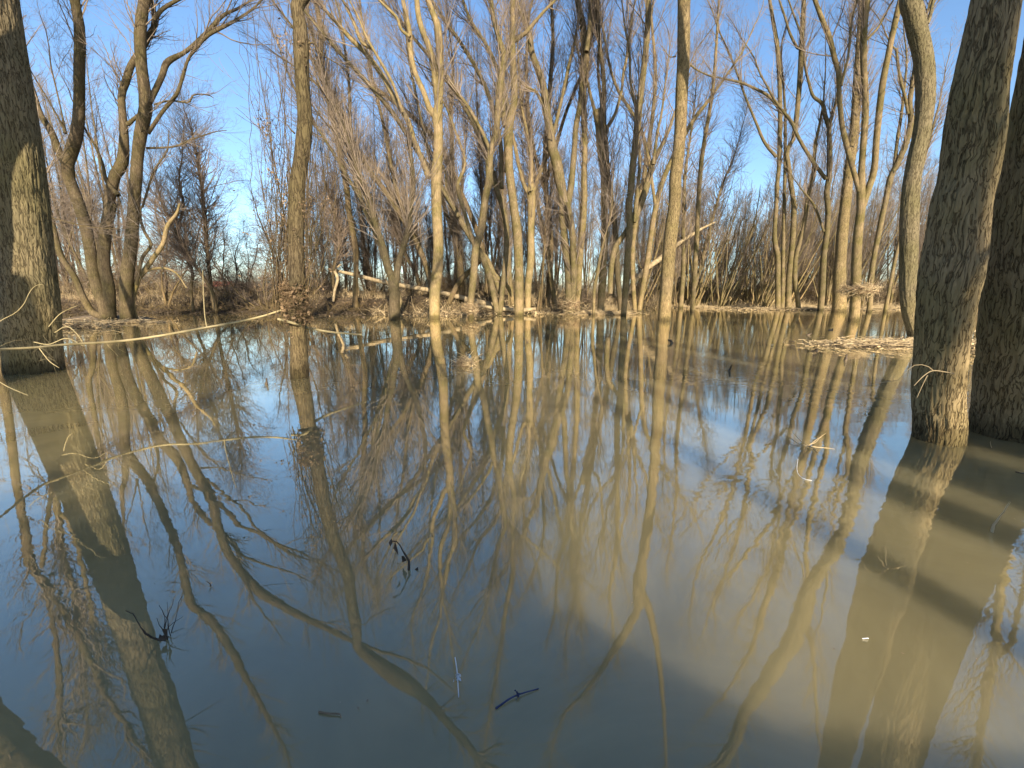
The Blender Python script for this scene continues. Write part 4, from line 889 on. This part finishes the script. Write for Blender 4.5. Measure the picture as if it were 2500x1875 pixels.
# scattered specks: leaves and chaff afloat
def chaff():
    rs = np.random.default_rng(9); n = 2600; y = rs.uniform(6, 30, n) ; x = rs.uniform(-1.3, 1.3, n) * y
    c = np.stack([x, y, np.full(n, .004)], 1); q = np.concatenate([leaf_quads(c, .022, rs), leaf_quads(np.stack([rs.uniform(-4, 5, 420), rs.uniform(1.1, 7, 420), np.full(420, .004)], 1), .0065, rs)]); q[:, :, 2] = .003 + np.abs(q[:, :, 2] - .004) * .15
    tag(MB().quads(q).build('floating_chaff', M['deadleaf']), 'specks of leaf and chaff scattered over the water', 'chaff', kind='stuff')
chaff()

# ---------------------------------------------------------------- far building
def barn():
    Y = 150.0; root = empty('far_building', (-104.5, Y, .9), 'low cream building with faded red roof glimpsed beyond the left bank', 'building')
    def box(x0, x1, y0, y1, z0, z1):
        v = np.array([[x0, y0, z0], [x1, y0, z0], [x1, y1, z0], [x0, y1, z0], [x0, y0, z1], [x1, y0, z1], [x1, y1, z1], [x0, y1, z1]], float)
        f = [[0, 1, 5, 4], [1, 2, 6, 5], [2, 3, 7, 6], [3, 0, 4, 7], [4, 5, 6, 7], [3, 2, 1, 0]]; return v[np.array(f)]
    root.scale = (.7, .7, .7)
    MB().quads(box(-5, 6, 0, 9, -.5, 4.0)).build('wall', M['cream'], root, smooth=False)
    r = np.array([[[-5.6, -.6, 3.9], [6.6, -.6, 3.9], [6.6, 4.5, 6.4], [-5.6, 4.5, 6.4]], [[-5.6, 9.6, 3.9], [-5.6, 4.5, 6.4], [6.6, 4.5, 6.4], [6.6, 9.6, 3.9]], [[-5.6, -.6, 3.9], [-5.6, 4.5, 6.4], [-5.6, 4.5, 6.3], [-5.6, 9.6, 3.9]], [[6.6, -.6, 3.9], [6.6, 9.6, 3.9], [6.6, 4.5, 6.3], [6.6, 4.5, 6.4]]])
    MB().quads(r).build('roof', M['red'], root, smooth=False)
    for x in (-2.5, 2.8):
        MB().quads(box(x, x + 1.2, -.04, .02, 1.4, 2.6)).build('window', M['dark'], root, smooth=False)
barn()

# ---------------------------------------------------------------- unseen trees and brush behind the viewer, placed to throw the shade
ca, sa = math.cos(SUN_AZ), math.sin(SUN_AZ)
def behind(u, dist, r, h, label, seed, dens=.35, tilt=(0, 0), taper=.8, grp=None):
    rs = np.random.default_rng(seed); x = u * ca + dist * sa; y = u * sa - dist * ca
    z0 = gz(x, y); root = empty('shade_tree', (x, y, z0), label, 'tree', grp or ('tall trees behind the viewer' if dens == .55 else None))
    Q = 30; t = np.linspace(0, 1, Q); P = np.stack([t * h * tilt[0] + .03 * np.sin(t * 7 + seed), t * h * tilt[1], t * h - .3], 1); Rr = r * (1.08 - taper * t)
    MB().tubes(P, Rr, 14).build('trunk', M['ridge'], root)
    if dens:
        b1, b2, b3 = crown_arrays(P[None], Rr[None], dens, .005, rs, 3.2, 1.7, .8, t0=.4)
        MB().tubes(b1[0], b1[1], 4).tubes(b2[0], b2[1], 3).tubes(b3[0], b3[1], 3).build('crown', M['twig'], root)
for k, (u, dist, r, h, dn) in enumerate([(5.65, 8, .88, 10.5, 0), (6.9, 9, .6, 10, 0),
                                     (.35, 7, .22, 6.5, .5), (-.45, 9, .3, 7, .5), (-1.25, 12, .2, 6, .5), (9.2, 14, .25, 17, .3), (-11, 13, .3, 16, .4), (17.5, 16, .3, 18, .4), (-2.6, 15, .22, 18, .2)]):
    behind(u, dist, r, h, 'stout bare tree on the bank behind the viewer' if r > .27 else 'slim bare tree on the bank behind the viewer', 700 + k, dens=dn, grp='bare trees on the bank behind the viewer')
behind(4.36, 6.5, .33, 9.5, 'unseen slim tree leaned inward to shade the thick right trunk', 741, dens=.1, tilt=(-.042, 0))  # unseen trunk, tilt and girth set to shade the thick right trunk's left half
behind(-8.5, 10, .62, 17, 'unseen stout tree leaned inward to shade the giant left trunk', 742, dens=.3, tilt=(.18, 0))  # unseen trunk, tilted so its shadow follows the giant trunk's left side
behind(-6.45, 4, .5, 6.35, 'unseen trunk stub added to shade the foot of the giant left trunk', 740, dens=0, taper=.15)  # added trunk stub, height set to darken only the giant trunk's foot
behind(2.30, 5, .12, 3.4, 'unseen slim pole cut short so its shadow band stays on the near water', 743, dens=0, taper=.3)  # unseen pole, kept short so its shadow ends on near water
behind(3.25, 7, .20, 4.8, 'unseen trunk cut short so its shadow band stays on the near water', 744, dens=0, taper=.3)  # unseen trunk, height cut to limit how far its shadow reaches
behind(3.95, 6, .26, 4.4, 'unseen thick trunk cut short so its shadow band stays on the near water', 745, dens=0, taper=.3)  # unseen trunk, also cut off to stop its shadow band close by
rq = random.Random(3)
for k in range(12):
    u = -20 + 44 * (k + rq.random()) / 12
    if 7 < u < 17 or -2.8 < u < -.8 or -8.5 < u < -4.3: continue
    if -9 < u < 7: dd = rq.uniform(22, 30)
    else: dd = rq.uniform(9, 24)
    behind(u, dd, rq.uniform(.2, .34), 24, 'tall bare tree of the woods behind the viewer', 760 + k, dens=.55)
def thicket(x, y, w, h, seed, label):  # unseen brush, added and made dense to shade the left near water
    rs = np.random.default_rng(seed); z0 = gz(x, y); root = empty('shade_bramble', (x, y, z0), label, 'shrub')
    n = int(110 * w); P, Rr = grow_stems(rs, n, h * 1.25, .008, 22, Q=10, jit=.22, up=.0); P[:, :, 0] += rs.uniform(-w / 2, w / 2, (n, 1)); P[:, :, 1] += rs.uniform(-.3, .3, (n, 1)); P[:, :, 2] += .4
    P[:, :, 2] = np.minimum(P[:, :, 2], h * rs.uniform(.8, 1.1, (n, 1)))
    MB().tubes(P, Rr, 4).build('stems', M['brownb'], root)
    m = 14000; i = rs.integers(0, n, m); C = P[i, rs.integers(1, 10, m)] + rs.normal(size=(m, 3)) * .06; C[:, 2] = np.minimum(C[:, 2], h * 1.08)
    MB().quads(leaf_quads(C, .022, rs)).build('leaves', M['deadleaf'], root)
thicket(-1.2, -2.3, 1.8, .55, 801, 'unseen leafy bramble added behind the viewer to shade the water, left end')
thicket(-.1, -2.5, 1.3, .55, 802, 'unseen leafy bramble added directly behind the viewer to shade the water')
